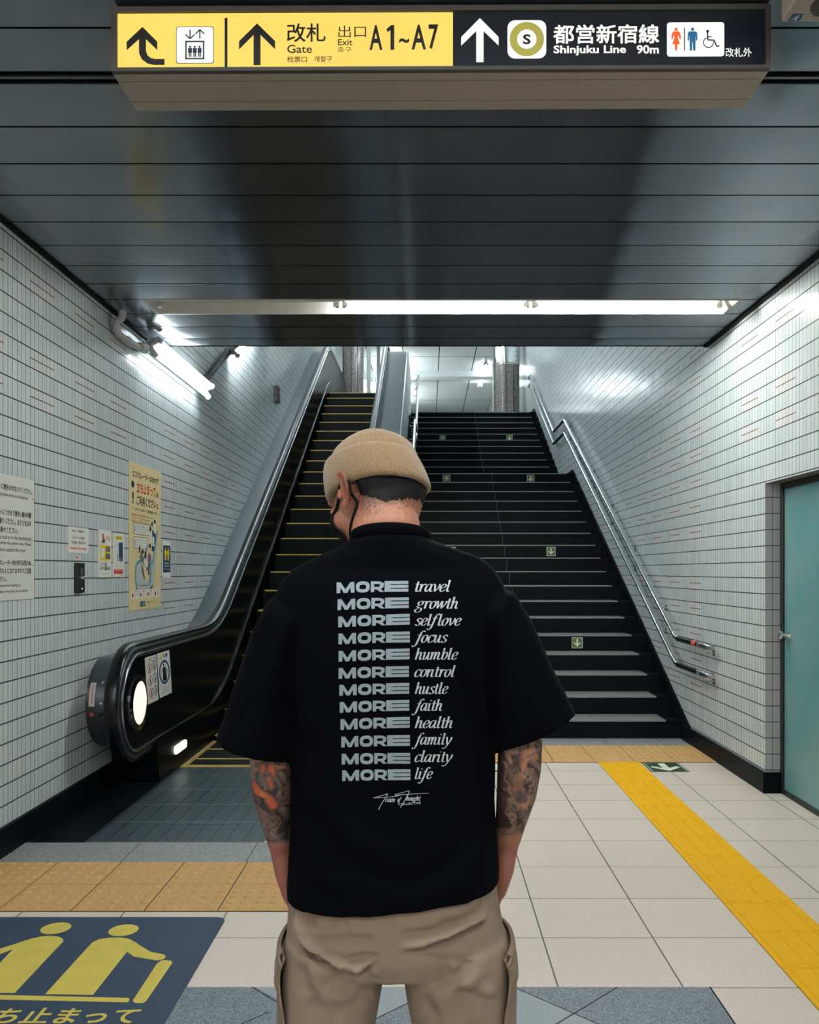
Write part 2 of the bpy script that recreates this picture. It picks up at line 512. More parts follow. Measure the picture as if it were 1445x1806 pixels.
M['print_w'] = simple('pale_shirt_print', srgb(176, 187, 191), 0.8, 0, 200, 0.05, 0.1)
M['shoe'] = simple('white_leather', (0.6, 0.6, 0.58), 0.5)
t_ = NT('frosted_teal_glass')
_x, _y, _z, _g = t_.pos()
_n = t_.noise(3.2, 4)
_c = t_.ramp(_n, [(0.35, (0.10, 0.29, 0.29)), (0.65, (0.16, 0.31, 0.315))])
t_.bsdf(_c, 0.32, 0, None, 0.5, Coat_Weight=0.3, Coat_Roughness=0.25)
M['glass'] = t_.mat

# ------------------------------------------------------------------ flat lettering
def text2d(s, bold=0.0, shear=0.0):
    cu = bpy.data.curves.new('lettering_src', 'FONT')
    cu.body = s; cu.size = 1.0; cu.offset = bold; cu.shear = shear
    cu.resolution_u = 3
    o = bpy.data.objects.new('lettering_src', cu)
    COL.objects.link(o)
    dg = bpy.context.evaluated_depsgraph_get(); dg.update()
    me = bpy.data.meshes.new_from_object(o.evaluated_get(dg))
    V = [(v.co.x, v.co.y) for v in me.vertices]
    Fc = [tuple(p.vertices) for p in me.polygons]
    bpy.data.objects.remove(o); bpy.data.curves.remove(cu); bpy.data.meshes.remove(me)
    return V, Fc

class Face2D:
    """a plane to draw on: fn(u,v,lift) -> world point"""
    def __init__(s, fn): s.fn = fn
    def poly(s, mb, pts, lift): mb.poly([s.fn(u, v, lift) for u, v in pts])
    def rect(s, mb, u0, v0, u1, v1, lift, r=0.0, asp=1.0):
        if r <= 0: return s.poly(mb, [(u0, v0), (u1, v0), (u1, v1), (u0, v1)], lift)
        pts = []
        ru, rv = r, r * asp
        for cu, cv, a0 in ((u1 - ru, v0 + rv, -90), (u1 - ru, v1 - rv, 0), (u0 + ru, v1 - rv, 90), (u0 + ru, v0 + rv, 180)):
            for k in range(6):
                a = math.radians(a0 + 18 * k); pts.append((cu + ru * math.cos(a), cv + rv * math.sin(a)))
        s.poly(mb, pts, lift)
    def ell(s, mb, cu, cv, ru, rv, lift, n=28):
        s.poly(mb, [(cu + ru * math.cos(2 * PI * k / n), cv + rv * math.sin(2 * PI * k / n)) for k in range(n)], lift)
    def ring(s, mb, cu, cv, ru, rv, k_in, lift, n=36, a0=0, a1=360):
        A = [math.radians(a0 + (a1 - a0) * k / n) for k in range(n + 1)]
        for a, b in zip(A[:-1], A[1:]):
            s.poly(mb, [(cu + ru * math.cos(a), cv + rv * math.sin(a)), (cu + ru * math.cos(b), cv + rv * math.sin(b)),
                        (cu + ru * k_in * math.cos(b), cv + rv * k_in * math.sin(b)), (cu + ru * k_in * math.cos(a), cv + rv * k_in * math.sin(a))], lift)
    def line(s, mb, pts, wd, lift, asp=1.0):
        for (a, b), (c, d) in zip(pts[:-1], pts[1:]):
            dx, dy = c - a, (d - b) / asp
            L = math.hypot(dx, dy) or 1
            nx, ny = -dy / L * wd / 2, dx / L * wd / 2 * asp
            s.poly(mb, [(a + nx, b + ny), (c + nx, d + ny), (c - nx, d - ny), (a - nx, b - ny)], lift)
    def text(s, mb, st, u0, v0, u1, v1, lift, bold=0.0):
        """lettering stretched to the box u0..u1 (left-right), v0..v1 (top-bottom)"""
        LV = None
        wide = any(ord(ch) > 0x2e00 for ch in st)
        V, Fc = text2d(st, 0.0 if wide else bold)
        if not V: return
        if wide and bold > .01:             # heavier strokes: the outline struck several times
            b = bold * .55; V0, F0 = V, Fc; V, Fc, LV, li = [], [], [], 0
            for dx, dy in ((-b, -b), (b, -b), (-b, b), (b, b), (0, b), (0, -b), (b, 0), (-b, 0)):
                k = len(V); V += [(x + dx, y + dy) for x, y in V0]; LV += [li * .00006] * len(V0); li += 1; Fc += [tuple(k + i for i in f) for f in F0]
        x0 = min(p[0] for p in V); x1 = max(p[0] for p in V); y0 = min(p[1] for p in V); y1 = max(p[1] for p in V)
        n = len(mb.v)
        for i, (x, y) in enumerate(V):
            mb.v.append(tuple(s.fn(u0 + (x - x0) / (x1 - x0) * (u1 - u0), v1 + (y - y0) / (y1 - y0) * (v0 - v1), lift + (LV[i] if LV else 0))))
        for f in Fc:
            mb.f.append(tuple(n + i for i in f)); mb.m.append(mb.mi)
# ================================================================== THE ROOM
XL, XR, ZC = -2.08, 2.12, 3.10
EDGE = 6.62                       # end of the low ceiling
UPZ, UPY = 4.495, 16.98           # upper concourse level, top stair edge
HB = -6.0                         # hall behind the viewer
UPC = 7.2                         # upper concourse ceiling
ENDY = 34.0

m = MB(); m.quad((-6, HB, 0), (6, HB, 0), (6, 7.9, 0), (-6, 7.9, 0))
struct(m.build('floor', M['floor']))

# left wall: follows the shaft upwards
m = MB()
m.poly([(XL, 3.6, 0), (XL, ENDY, 0), (XL, ENDY, UPC + .4), (XL, 14.5, UPC + .4), (XL, EDGE + .3, ZC + .75), (XL, EDGE - .3, ZC + .3), (XL, 3.6, ZC + .3)])
struct(m.build('wall_left', M['tile_l']))
# right wall with the door recess
m = MB()
m.poly([(XR, 5.487, 0), (XR, ENDY, 0), (XR, ENDY, UPC + .4), (XR, 14.5, UPC + .4), (XR, EDGE + .3, ZC + .75), (XR, EDGE - .3, ZC + .3), (XR, 5.487, ZC + .3)][::-1])
m.quad((XR, 3.6, 1.943), (XR, 5.487, 1.943), (XR, 5.487, ZC + .3), (XR, 3.6, ZC + .3))
struct(m.build('wall_right', M['tile_r']))
m = MB(); m.quad((XR, 5.487, 0), (XR + .14, 5.487, 0), (XR + .14, 5.487, 1.943), (XR, 5.487, 1.943))
m.mi = 1; m.quad((XR, 3.6, 1.943), (XR + .14, 3.6, 1.943), (XR + .14, 5.487, 1.943), (XR, 5.487, 1.943))
struct(m.build('trim_5', [M['reveal'], simple('door_soffit', (0.12, 0.12, 0.12), 0.5)]))
# hall behind the viewer
m = MB()
m.quad((-6, HB, 0), (6, HB, 0), (6, HB, ZC + .3), (-6, HB, ZC + .3))
struct(m.build('wall_back', M['white_paint']))
m = MB()
m.quad((-6, HB, 0), (-6, 3.6, 0), (-6, 3.6, ZC + .3), (-6, HB, ZC + .3))
m.quad((-6, 3.6, 0), (XL, 3.6, 0), (XL, 3.6, ZC + .3), (-6, 3.6, ZC + .3))
struct(m.build('wall_hall_left', M['white_paint']))
m = MB()
m.quad((6, HB, 0), (6, 3.6, 0), (6, 3.6, ZC + .3), (6, HB, ZC + .3))
m.quad((6, 3.6, 0), (XR + .15, 3.6, 0), (XR + .15, 3.6, 1.943), (6, 3.6, 1.943)); m.quad((6, 3.6, 1.943), (XR, 3.6, 1.943), (XR, 3.6, ZC + .3), (6, 3.6, ZC + .3))
struct(m.build('wall_hall_right', M['white_paint']))

# ceiling: metal panels 0.305 m wide with open joints, each hung a hair off level
m = MB()
rnd = random.Random(3)
ys = [3.357 + .305 * k for k in range(-31, 11)] + [EDGE]
slot0, slot1 = 2.985, 3.095
for a, b in zip(ys[:-1], ys[1:]):
    spans = [(a + .0055, b - .0055)]
    if a < slot0 < b: spans = [(a + .004, slot0), (slot1, b - .004)]
    for (p, q) in spans:
        if q - p < .02 : continue
        t1 = rnd.uniform(-.0014, .0014); sag = rnd.uniform(.0006, .0016)
        XX = [(XL + .02, XR - .02)] if p > 3.6 else [(-6, 6)]
        if 5.4 < p < 5.6: XX = [(XL + .02, -1.80), (1.97, XR - .02)]      # the lamp tray sits in this row
        N = 6
        for (k, x0, x1) in [(k, *xx) for k in range(N) for xx in XX]:
            m.mi = 0
            u0, u1 = k / N, (k + 1) / N
            h = lambda u: ZC + t1 * (u - .5) - sag * (1 - (2 * u - 1) ** 2)
            ya, yb = p + (q - p) * u0, p + (q - p) * u1
            m.quad((x0, ya, h(u0)), (x0, yb, h(u0 if False else u1)), (x1, yb, h(u1)), (x1, ya, h(u0)))
        m.mi = 1
        for x0, x1 in XX:
            m.quad((x0, p, h(0)), (x1, p, h(0)), (x1, p, ZC + .03), (x0, p, ZC + .03))
            m.quad((x0, q, h(1)), (x0, q, ZC + .03), (x1, q, ZC + .03), (x1, q, h(1)))
m.mi = 1
m.quad((-6, HB, ZC + .03), (-6, slot0 - .3, ZC + .03), (6, slot0 - .3, ZC + .03), (6, HB, ZC + .03))
m.quad((-6, slot0 - .3, ZC + .09), (-6, EDGE, ZC + .09), (6, EDGE, ZC + .09), (6, slot0 - .3, ZC + .09))
m.quad((XL, EDGE, ZC - .004), (XR, EDGE, ZC - .004), (XR, EDGE, ZC + .9), (XL, EDGE, ZC + .9))
o = m.build('ceiling', [M['ceil'], M['trim_dk']], smooth=False)
me = o.data
struct(o)
# dark linear slot profile and edge trims
m = MB()
for (a, b, z) in ((2.985, 3.012, ZC + .02), (3.025, 3.06, ZC + .012), (3.066, 3.095, ZC + .02)):
    m.box(-6, 6, a, b, z, z + .03)
m.mi = 1
m.box(-6, 6, 3.0125, 3.0245, ZC - .004, ZC + .03)
m.box(-6, 6, 3.0605, 3.0655, ZC - .002, ZC + .03)
struct(m.build('trim_1', [M['trim_dk'], M['steel_dk']]))
m = MB()
m.box(XL, XL + .03, 3.6, EDGE, ZC - .012, ZC + .02)
m.box(XR - .03, XR, 3.6, EDGE, ZC - .012, ZC + .02)
struct(m.build('trim_2', M['trim_dk']))

# sloping shaft ceiling and upper concourse
m = MB()
m.quad((XL, EDGE, ZC + .72), (XR, EDGE, ZC + .72), (XR, 14.3, UPC), (XL, 14.3, UPC))
struct(m.build('ceiling_shaft', M['white_paint']))
m = MB()
# upper concourse ceiling: pale panels with dark joints, a lower bulkhead on the right
xs = [-2.08, -1.6, -.66, .3, 1.02 + .24, 2.12]
yy = [14.3, 17.3, 20.3, 23.6, 26.6, 29.6, ENDY]
for a, b in zip(xs[:-1], xs[1:]):
    for c, d in zip(yy[:-1], yy[1:]):
        m.quad((a + .012, c + .02, UPC), (a + .012, d - .02, UPC), (b - .012, d - .02, UPC), (b - .012, c + .02, UPC))
m.mi = 1
m.quad((XL, 14.3, UPC + .02), (XL, ENDY, UPC + .02), (XR, ENDY, UPC + .02), (XR, 14.3, UPC + .02))
struct(m.build('ceiling_upper', [M['white_panel'], M['trim_dk']]))
m = MB()
m.box(XL, XR, 25.3, 25.75, UPC - .16, UPC)             # downstand seen above the stairs
struct(m.build('trim_3', M['white_panel']))
m = MB()
m.quad((XL, ENDY, UPZ), (XR, ENDY, UPZ), (XR, ENDY, UPC + .4), (XL, ENDY, UPC + .4))
struct(m.build('wall_far', M['white_paint']))
m = MB(); m.quad((-1.9, UPY + .3, UPZ - .004), (XR, UPY + .3, UPZ - .004), (XR, ENDY, UPZ - .004), (-1.9, ENDY, UPZ - .004))
struct(m.build('floor_upper', M['floor']))

# black granite skirtings
m = MB()
m.box(XL, XL + .018, 3.6, 5.9, 0, .14)
struct(m.build('baseboard_left', M['black_gran']))
m = MB()
out = [(5.487, 0), (5.487, .13), (7.03, .13), (12.72, 2.875), (13.95, 2.875), (17.35, 4.63), (20.5, 4.63), (20.5, 4.45), (17.2, 4.4), (13.9, 2.7), (12.5, 2.6), (7.5, 0)]
m.prism([(XR - .018, y, z) for y, z in out], (.018 + .0, 0, 0))
m.box(XR - .018, XR + .12, 5.469, 5.487, 0, .13)
struct(m.build('baseboard_right', M['black_gran']))

# granite bands and infill in the floor
def slab(name, x0, x1, y0, y1, mat, joints=(), z=.0025):
    m = MB(); m.box(x0, x1, y0, y1, -.01, z)
    m.mi = 1
    for j in joints: m.box(j - .0015, j + .0015, y0, y1, z - .001, z + .0004)
    return struct(m.build(name, [mat, M['trim_dk']]))
slab('trim_6', -.33, XR - .02, 6.95, 7.262, M['grey_gran'], (.25, .85, 1.45, 1.9))
slab('trim_7', XL + .02, -.45, 4.17, 4.47, M['grey_gran'], (-1.47, -.87))
slab('trim_8', XL + .02, -1.73, 4.47, 5.9, M['black_gran'], ())
m = MB()
m.box(-2.1, .945, 1.2, 2.916, -.01, .0025)
m.mi = 1
def tri(*p): m.prism([(x, y, .0024) for x, y in p], (0, 0, .0003))
tri((.16, 2.914), (.284, 2.914), (.455, 2.745), (.24, 2.53), (.16, 2.53))
tri((-.25, 2.914), (.042, 2.914), (-.25, 2.622))
tri((.458, 2.738), (.64, 2.556), (.28, 2.556))
tri((-.575, 2.914), (-.262, 2.914), (-.262, 2.62))
m.mi = 2
for (a, b) in (((.284, 2.916), (.68, 2.52)), ((.634, 2.916), (.24, 2.522)), ((-.588, 2.916), (-.19, 2.518)), ((.045, 2.916), (-.35, 2.521)), ((-1.1, 2.916), (-.71, 2.526)), ((-.5, 2.75), (-.9, 2.35))):
    d = (Vector(b) - Vector(a)).normalized(); nrm = Vector((-d.y, d.x)) * .0018
    m.prism([(a[0] + nrm.x, a[1] + nrm.y, .0024), (b[0] + nrm.x, b[1] + nrm.y, .0024), (b[0] - nrm.x, b[1] - nrm.y, .0024), (a[0] - nrm.x, a[1] - nrm.y, .0024)], (0, 0, .0006))
m.box(.94, .945, 1.2, 2.916, .002, .0032)
struct(m.build('trim_9', [M['blue_gran'], M['pale_gran'], M['trim_dk']]))

# ------------------------------------------------------------------ glass door on the right
dr = thing('door_1', None, None, (XR + .1, 4.7, 0)); dr['kind'] = 'structure'
m = MB()
X0 = XR + .094
m.box(X0, X0 + .05, 5.452, 5.486, 0, 1.943); m.box(X0, X0 + .05, 3.62, 3.66, 0, 1.943)
m.box(X0, X0 + .05, 3.66, 5.452, 1.905, 1.943); m.box(X0, X0 + .05, 3.66, 5.452, 0, .03)
m.mi = 1; m.box(X0 - .004, X0, 5.446, 5.452, 0.02, 1.91)
m.build('door_frame', [M['blk'], M['steel_dk']], dr)
m = MB(); m.box(X0 + .012, X0 + .024, 3.66, 5.452, .03, 1.905)
m.build('glass_pane', M['glass'], dr)
m = MB()
c = Vector((X0 - .03, 5.385, .998))
m.tube([c + Vector((.045, 0, 0)), c + Vector((.028, 0, 0))], [.026, .022], 20)
m.tube([c + Vector((.03, 0, 0)), c + Vector((.006, 0, 0)), c + Vector((0, 0, 0)), c + Vector((-.012, 0, 0)), c + Vector((-.02, 0, 0))], [.010, .010, .024, .027, .018], 20)
m.tube([c + Vector((.012, 0, 0)), c + Vector((.012, .06, 0)), c + Vector((.03, .072, 0))], .006, 10)
m.build('door_knob', M['chrome'], dr, smooth=True)

# ------------------------------------------------------------------ tactile paving
def tactile(name, label, x0, x1, y0, rows, dome, group=None):
    t = thing(name, label, 'tactile paving', ((x0 + x1) / 2, y0, 0))
    base = MB(); dm = MB()
    base.box(x0, x1, y0, y0 + rows * .3, -.01, .002)
    base.mi = 1
    n = int(round((x1 - x0) / .3 + .49))
    for i in range(n):
        for j in range(rows):
            a, b = x0 + .3 * i + .003, min(x0 + .3 * (i + 1) - .003, x1)
            if b - a < .01: continue
            c, d = y0 + .3 * j + .003, y0 + .3 * (j + 1) - .003
            base.box(a, b, c, d, .001, .005)
            k = dome
            for p in range(k):
                for q in range(k):
                    cx, cy = a - .003 + .3 * (p + .5) / k, c - .003 + .3 * (q + .5) / k
                    if cx > x1 - .02: continue
                    R = .0165
                    rings = []
                    for rr, hh in ((R, .0045), (R * .84, .0085), (R * .55, .0102)):
                        rings.append([(cx + rr * math.cos(2 * PI * s / 10), cy + rr * math.sin(2 * PI * s / 10), hh) for s in range(10)])
                    dm.loft(rings)
    base.build('paving_blocks', [M['beige_joint'], M['beige_tac']], t)
    d = dm.build('domes', M['beige_tac'], t, smooth=True)
    d['kind'] = 'stuff'
    return t
tactile('tactile_paving', 'beige dotted tactile paving across the foot of the dark stairs', -.28, XR - .02, 6.35, 2, 6)
# phase of the block joints in front of the escalator
tactile('tactile_paving', 'beige dotted tactile paving in front of the escalator beside the blue floor sticker', -2.11 + .05, -.26, 3.567, 2, 5)

t = thing('guide_paving', 'yellow tactile guide strip with raised bars running to the stairs', 'tactile paving', (1.387, 4, 0))
base = MB(); bars = MB()
base.box(1.237, 1.537, 1.55, 6.35, -.01, .001)
base.mi = 1
for j in range(16):
    d = 6.35 - .3 * j - .002; c = d - .3 + .004
    base.box(1.2385, 1.5355, c, d, .0005, .004)
    for k in range(4):
        cx = 1.237 + .3 * (k + .5) / 4
        bars.loft([[(cx - a, c + .008 + e, h), (cx + a, c + .008 + e, h), (cx + a, d - .008 - e, h), (cx - a, d - .008 - e, h)] for a, e, h in ((.0165, 0, .0035), (.0125, .004, .0095), (.011, .006, .0098))])
base.build('paving_blocks', [M['yellow_joint'], M['yellow_tac']], t)
bars.build('guide_bars', M['yellow_tac'], t)

# ------------------------------------------------------------------ floor stickers
def fl(u, v, h): return Vector((u, v, .0028 + h))
FL = Face2D(fl)
def px2f(px, py):
    Y = F * EYE / (py - VY)
    return ((px - VX) / F * Y, Y)
t = thing('floor_sticker', 'large blue floor sticker with yellow standing figures and lettering', 'floor sticker', (-1.45, 2.8, 0))
m = MB()
# sheet, rounded far right corner
x1, y1 = -.808, 3.505
pts = [(-2.05, 1.9), (x1, 1.9)] + [(x1 - .04 + .04 * math.cos(math.radians(a)), y1 - .04 + .04 * math.sin(math.radians(a))) for a in range(0, 91, 15)] + [(-2.05, y1)]
m.prism([(x, y, .0006) for x, y in pts], (0, 0, .0028))
m.build('sheet', M['mat_blue'], t)
Z5 = lambda pts: [px2f(x / 2.89, 1480 + y / 2.89) for x, y in pts]
def smoothpts(P, n=6, closed=True):
    P = [Vector(p) for p in P]; out = []
    k = len(P)
    rng = range(k) if closed else range(k - 1)
    for i in rng:
        p0, p1, p2, p3 = (P[(i - 1) % k], P[i], P[(i + 1) % k], P[(i + 2) % k]) if closed else (P[max(i - 1, 0)], P[i], P[i + 1], P[min(i + 2, k - 1)])
        for j in range(n):
            t = j / n
            out.append(.5 * ((2 * p1) + (p2 - p0) * t + (2 * p0 - 5 * p1 + 4 * p2 - p3) * t * t + (3 * p1 - p0 - 3 * p2 + p3) * t ** 3))
    if not closed: out.append(P[-1])
    return [tuple(p) for p in out]
for (hx, hy, body) in ((285, 459, [(-60, 790), (75, 790), (322, 527), (320, 512), (300, 502), (260, 498), (215, 500), (160, 512), (100, 532), (-20, 570), (-90, 600), (-90, 625), (-20, 600), (66, 566), (-60, 700)]),
                       (630, 469, [(230, 796), (474, 800), (648, 579), (682, 604), (800, 624), (836, 617), (846, 602), (832, 592), (770, 580), (715, 548), (690, 530), (660, 514), (625, 507), (560, 507), (505, 515), (470, 532)])):
    m = MB()
    fx, fy = px2f(hx / 2.89, 1480 + hy / 2.89)
    FL.ell(m, fx, fy, .056, .056, .0012)
    m.build('figure_head', M['mat_yellow'], t)
    m = MB(); FL.poly(m, Z5(body), .0012)
    m.build('figure', M['mat_yellow'], t)
m = MB()
FL.poly(m, Z5([(-80, 798), (0, 800), (652, 815), (662, 822), (652, 838), (0, 824), (-80, 822)]), .0012)
m.build('ground_bar', M['mat_yellow'], t)
m = MB()
FL.poly(m, Z5([(826, 622), (870, 624), (880, 634), (745, 832), (728, 842), (690, 842), (676, 830), (800, 640)]), .0012)
m.build('stick', M['mat_yellow'], t)
m = MB()
a = px2f(0, 1480 + 872 / 2.89); b = px2f(709 / 2.89, 1480 + 880 / 2.89)
FL.text(m, '立ち止まって', -1.445, 2.776, -.905, 2.678, .0012, .035)
m.build('lettering', M['mat_yellow'], t)

def arrow_sticker(cx, cy, label, wd=.265, dp=.285, flip=1):
    t = thing('floor_arrow_sticker', label, 'floor sticker', (cx, cy, 0), 'green arrow stickers on the floor')
    m = MB(); m.box(cx - wd / 2, cx + wd / 2, cy - dp / 2, cy + dp / 2, .0004, .003)
    m.build('sheet', M['green'], t)
    m = MB()
    A = [(-.022, .10), (.022, .10), (.022, -.035), (.075, .018), (.098, -.012), (0, -.115), (-.098, -.012), (-.075, .018), (-.022, -.035)]
    FL.poly(m, [(cx + x * 1.1, cy + flip * y * 1.1) for x, y in A], .0011)
    for s in (-1, 1): FL.rect(m, cx + s * (wd / 2 - .012) - .003, cy - dp / 2 + .01, cx + s * (wd / 2 - .012) + .003, cy + dp / 2 - .01, .0011)
    m.build('arrow', M['mark_white'], t)
arrow_sticker(1.683, 6.20, 'green floor sticker with white arrow beside the yellow guide strip')
arrow_sticker(.475, 6.20, 'green floor sticker with white arrow half hidden behind the right forearm', flip=-1)
# ================================================================== OVERHEAD SIGN
SY = 2.62
sg = thing('overhead_sign', 'long backlit yellow and black direction sign hanging from the ceiling', 'sign', (0, SY, 2.9))
ROLL = math.tan(math.radians(.25))
def sp(px, py):                                 # pixel on the sign face -> local metres
    return (px - VX) / F * SY, EYE - (py - VY) / F * SY
def sfn(u, v, lift):                            # u,v are pixels of the sign face
    x, z = sp(u, v)
    return Vector((x, SY - .0005 - lift, z + ROLL * x))
SF = Face2D(sfn)
xa, za = sp(197, 125); xb, zb = sp(1359, 11)
def tilt(x, y, z): return (x, y, z + ROLL * x)
# housing
m = MB()
D = .222
rim = .004
def pbox(x0, x1, y0, y1, z0, z1):
    n = len(m.v); m.box(x0, x1, y0, y1, z0, z1)
    for i in range(n, len(m.v)): m.v[i] = tilt(*m.v[i])
pbox(xa, xb, SY + .012, SY + D, za, zb)
m.build('housing', M['sign_body'], sg, bevel=.003)
m = MB()
for y in (SY + .05, SY + .165):
    pbox(xa + .004, xb - .004, y, y + .0012, za - .0006, za)
m.build('seam', M['sign_frame'], sg)
# front frame
xi0, zi0 = sp(207, 118.5); xi1, zi1 = sp(1350, 20.5)
m = MB()
pbox(xa, xb, SY - .006, SY + .012, za, zi0); pbox(xa, xb, SY - .006, SY + .012, zi1, zb)
pbox(xa, xi0, SY - .006, SY + .012, zi0, zi1); pbox(xi1, xb, SY - .006, SY + .012, zi0, zi1)
m.build('frame', M['sign_frame'], sg)
# faces
m = MB(); SF.rect(m, 207, 20.5, 799, 118.5, -.004); m.build('yellow_face', M['y_glow'], sg)
m = MB(); SF.rect(m, 799, 20.5, 1350, 118.5, -.004); m.build('black_face', M['k_face'], sg)
A1 = lambda P: [(180 + x / 2.258, y / 2.258) for x, y in P]
A2 = lambda P: [(780 + x / 2.173, y / 2.173) for x, y in P]
def part(name, mat, fn):
    m = MB(); fn(m); return m.build(name, mat, sg)
part('divider', M['k_ink'], lambda m: SF.rect(m, 396, 29, 401, 118.4, -.003))
part('arrow', M['k_ink'], lambda m: SF.poly(m, A1([(160, 100), (219, 159), (219, 193), (174, 149), (174, 195), (180, 213), (193, 224), (210, 228), (248, 228), (248, 252), (205, 252), (180, 246), (158, 230), (147, 207), (146, 190), (146, 149), (97, 193), (97, 159)]), -.003))
part('arrow', M['k_ink'], lambda m: SF.poly(m, A1([(617, 88), (689, 159), (689, 192), (631, 134), (631, 255), (603, 255), (603, 134), (545, 192), (545, 159)]), -.003))
part('arrow', M['w_glow'], lambda m: SF.poly(m, A2([(145, 68), (217, 141), (217, 174), (159, 118), (159, 237), (131, 237), (131, 118), (73, 174), (73, 141)]), -.003))
# lift pictogram
def z1(x, y): return (180 + x / 2.258, y / 2.258)
def z2(x, y): return (780 + x / 2.173, y / 2.173)
def rect1(m, x0, y0, x1, y1, l, r=0, f=z1): a = f(x0, y0); b = f(x1, y1); SF.rect(m, a[0], a[1], b[0], b[1], l, r)
part('pictogram_outline', M['k_ink'], lambda m: rect1(m, 294, 99, 445, 248, -.003, 5))
pg = part('lift_pictogram', M['w_glow'], lambda m: rect1(m, 296.5, 101.5, 442.5, 245.5, -.0025, 4.5))
m = MB()
for a in ((331, 157, 407, 163), (331, 225, 407, 231), (331, 157, 337, 231), (401, 157, 407, 231)): rect1(m, *a, -.002)
for cx, dn in ((350, 1), (389, -1)):
    y0, y1 = (113, 149) if dn > 0 else (149, 113)
    rect1(m, cx - 2.5, 113, cx + 2.5, 149, -.002)
    SF.line(m, [z1(cx - 18, y1 - dn * 17), z1(cx, y1), z1(cx + 18, y1 - dn * 17)], 2.2, -.002)
m.build('lift_frame', M['tealink'], pg)
m = MB()
for cx in (350, 369, 388):
    c = z1(cx, 181); SF.ell(m, c[0], c[1], 1.9, 1.9, -.002, 12)
    rect1(m, cx - 8, 186, cx + 8, 205, -.002, .8); rect1(m, cx - 5.5, 204, cx - .8, 221, -.002); rect1(m, cx + .8, 204, cx + 5.5, 221, -.002)
m.build('lift_figures', M['navy'], pg)
TX = [('改札', 736, 89, 890, 163, .02), ('Gate', 737, 174, 836, 207, .012), ('检票口', 737, 220, 816, 244, .012), ('개찰구', 845, 219, 916, 243, .012),
      ('出口', 941, 98, 1052, 146, .008), ('Exit', 940, 152, 997, 177, .012), ('출구', 938, 183, 993, 204, .008)]
for s, x0, y0, x1, y1, b in TX:
    part('lettering', M['k_ink'], lambda m: SF.text(m, s, *z1(x0, y0), *z1(x1, y1), -.003, b))
def gates(m):
    for s, x0, y0, x1, y1 in (('A', 1065, 97, 1117, 196), ('~', 1183, 149, 1224, 170), ('A', 1233, 96, 1291, 195), ('7', 1301, 95, 1340, 194)):
        SF.text(m, s, *z1(x0, y0), *z1(x1, y1), -.003, .02)
    SF.poly(m, [z1(x, y) for x, y in ((1133, 113), (1152, 97), (1164, 97), (1164, 196), (1149, 196), (1149, 117), (1137, 126))], -.003)
part('lettering', M['k_ink'], gates)
# line symbol
pl = part('line_symbol', M['w_glow'], lambda m: rect1(m, 251, 77, 400, 224, -.003, 13, z2))
m = MB(); c = z2(325, 150); SF.ring(m, c[0], c[1], 66 / 2.173, 66 / 2.173, .565, -.0025); m.build('ring', M['olive'], pl)
m = MB(); SF.text(m, 'S', *z2(310, 131), *z2(340, 170), -.0025, .03); m.build('lettering', M['k_ink'], pl)
for s, x0, y0, x1, y1, b in (('都営新宿線', 427, 95, 833, 168, .032), ('Shinjuku Line', 428, 174, 706, 214, .028), ('90m', 747, 174, 832, 208, .028), ('改札外', 1088, 186, 1188, 221, .012)):
    part('lettering', M['w_glow'], lambda m: SF.text(m, s, *z2(x0, y0), *z2(x1, y1), -.003, b))
# toilets
tp = part('toilet_pictogram', M['w_glow'], lambda m: rect1(m, 863, 88, 1083, 219, -.003, 5, z2))
m = MB()
c = z2(898, 115); SF.ell(m, c[0], c[1], 2.9, 2.9, -.0025, 14)
SF.poly(m, [z2(x, y) for x, y in ((887, 123), (909, 123), (914, 130), (917, 152), (912, 153), (907, 136), (905, 148), (913, 172), (904, 172), (901, 197), (895, 197), (892, 172), (883, 172), (891, 148), (889, 136), (884, 153), (879, 152), (882, 130))], -.0025)
m.build('woman_figure', M['orange'], tp)
m = MB()
c = z2(961, 115); SF.ell(m, c[0], c[1], 2.9, 2.9, -.0025, 14)
SF.poly(m, [z2(x, y) for x, y in ((948, 123), (974, 123), (979, 129), (980, 158), (974, 158), (973, 136), (972, 197), (963, 197), (962, 164), (960, 164), (959, 197), (950, 197), (949, 136), (948, 158), (942, 158), (943, 129))], -.0025)
m.build('man_figure', M['blue'], tp)
m = MB(); rect1(m, 928, 110, 932, 197, -.0025, 0, z2); m.build('divider', M['k_ink'], tp)
m = MB()
c = z2(1019, 123); SF.ell(m, c[0], c[1], 2.6, 2.6, -.0025, 14)
SF.line(m, [z2(1018, 126), z2(1019, 156), z2(1044, 157), z2(1054, 182), z2(1064, 178)], 2.4, -.0025)
SF.line(m, [z2(1019, 144), z2(1034, 144)], 2.0, -.0025)
c = z2(1022, 166); SF.ring(m, c[0], c[1], 9.6, 9.6, .82, -.0025, 30, -15, 250)
m.build('wheelchair_figure', M['navy'], tp)
for px in (388, 802):
    x, _ = sp(px, 0)
    m = MB(); m.tube([(x, SY + .06, zb + ROLL * x - .006), (x, SY + .06, ZC - .003)], .014, 12)
    m.tube([(x, SY + .06, ZC - .012), (x, SY + .06, ZC - .001)], .03, 16)
    m.build('hanger_rod', M['sign_frame'], sg, smooth=True)

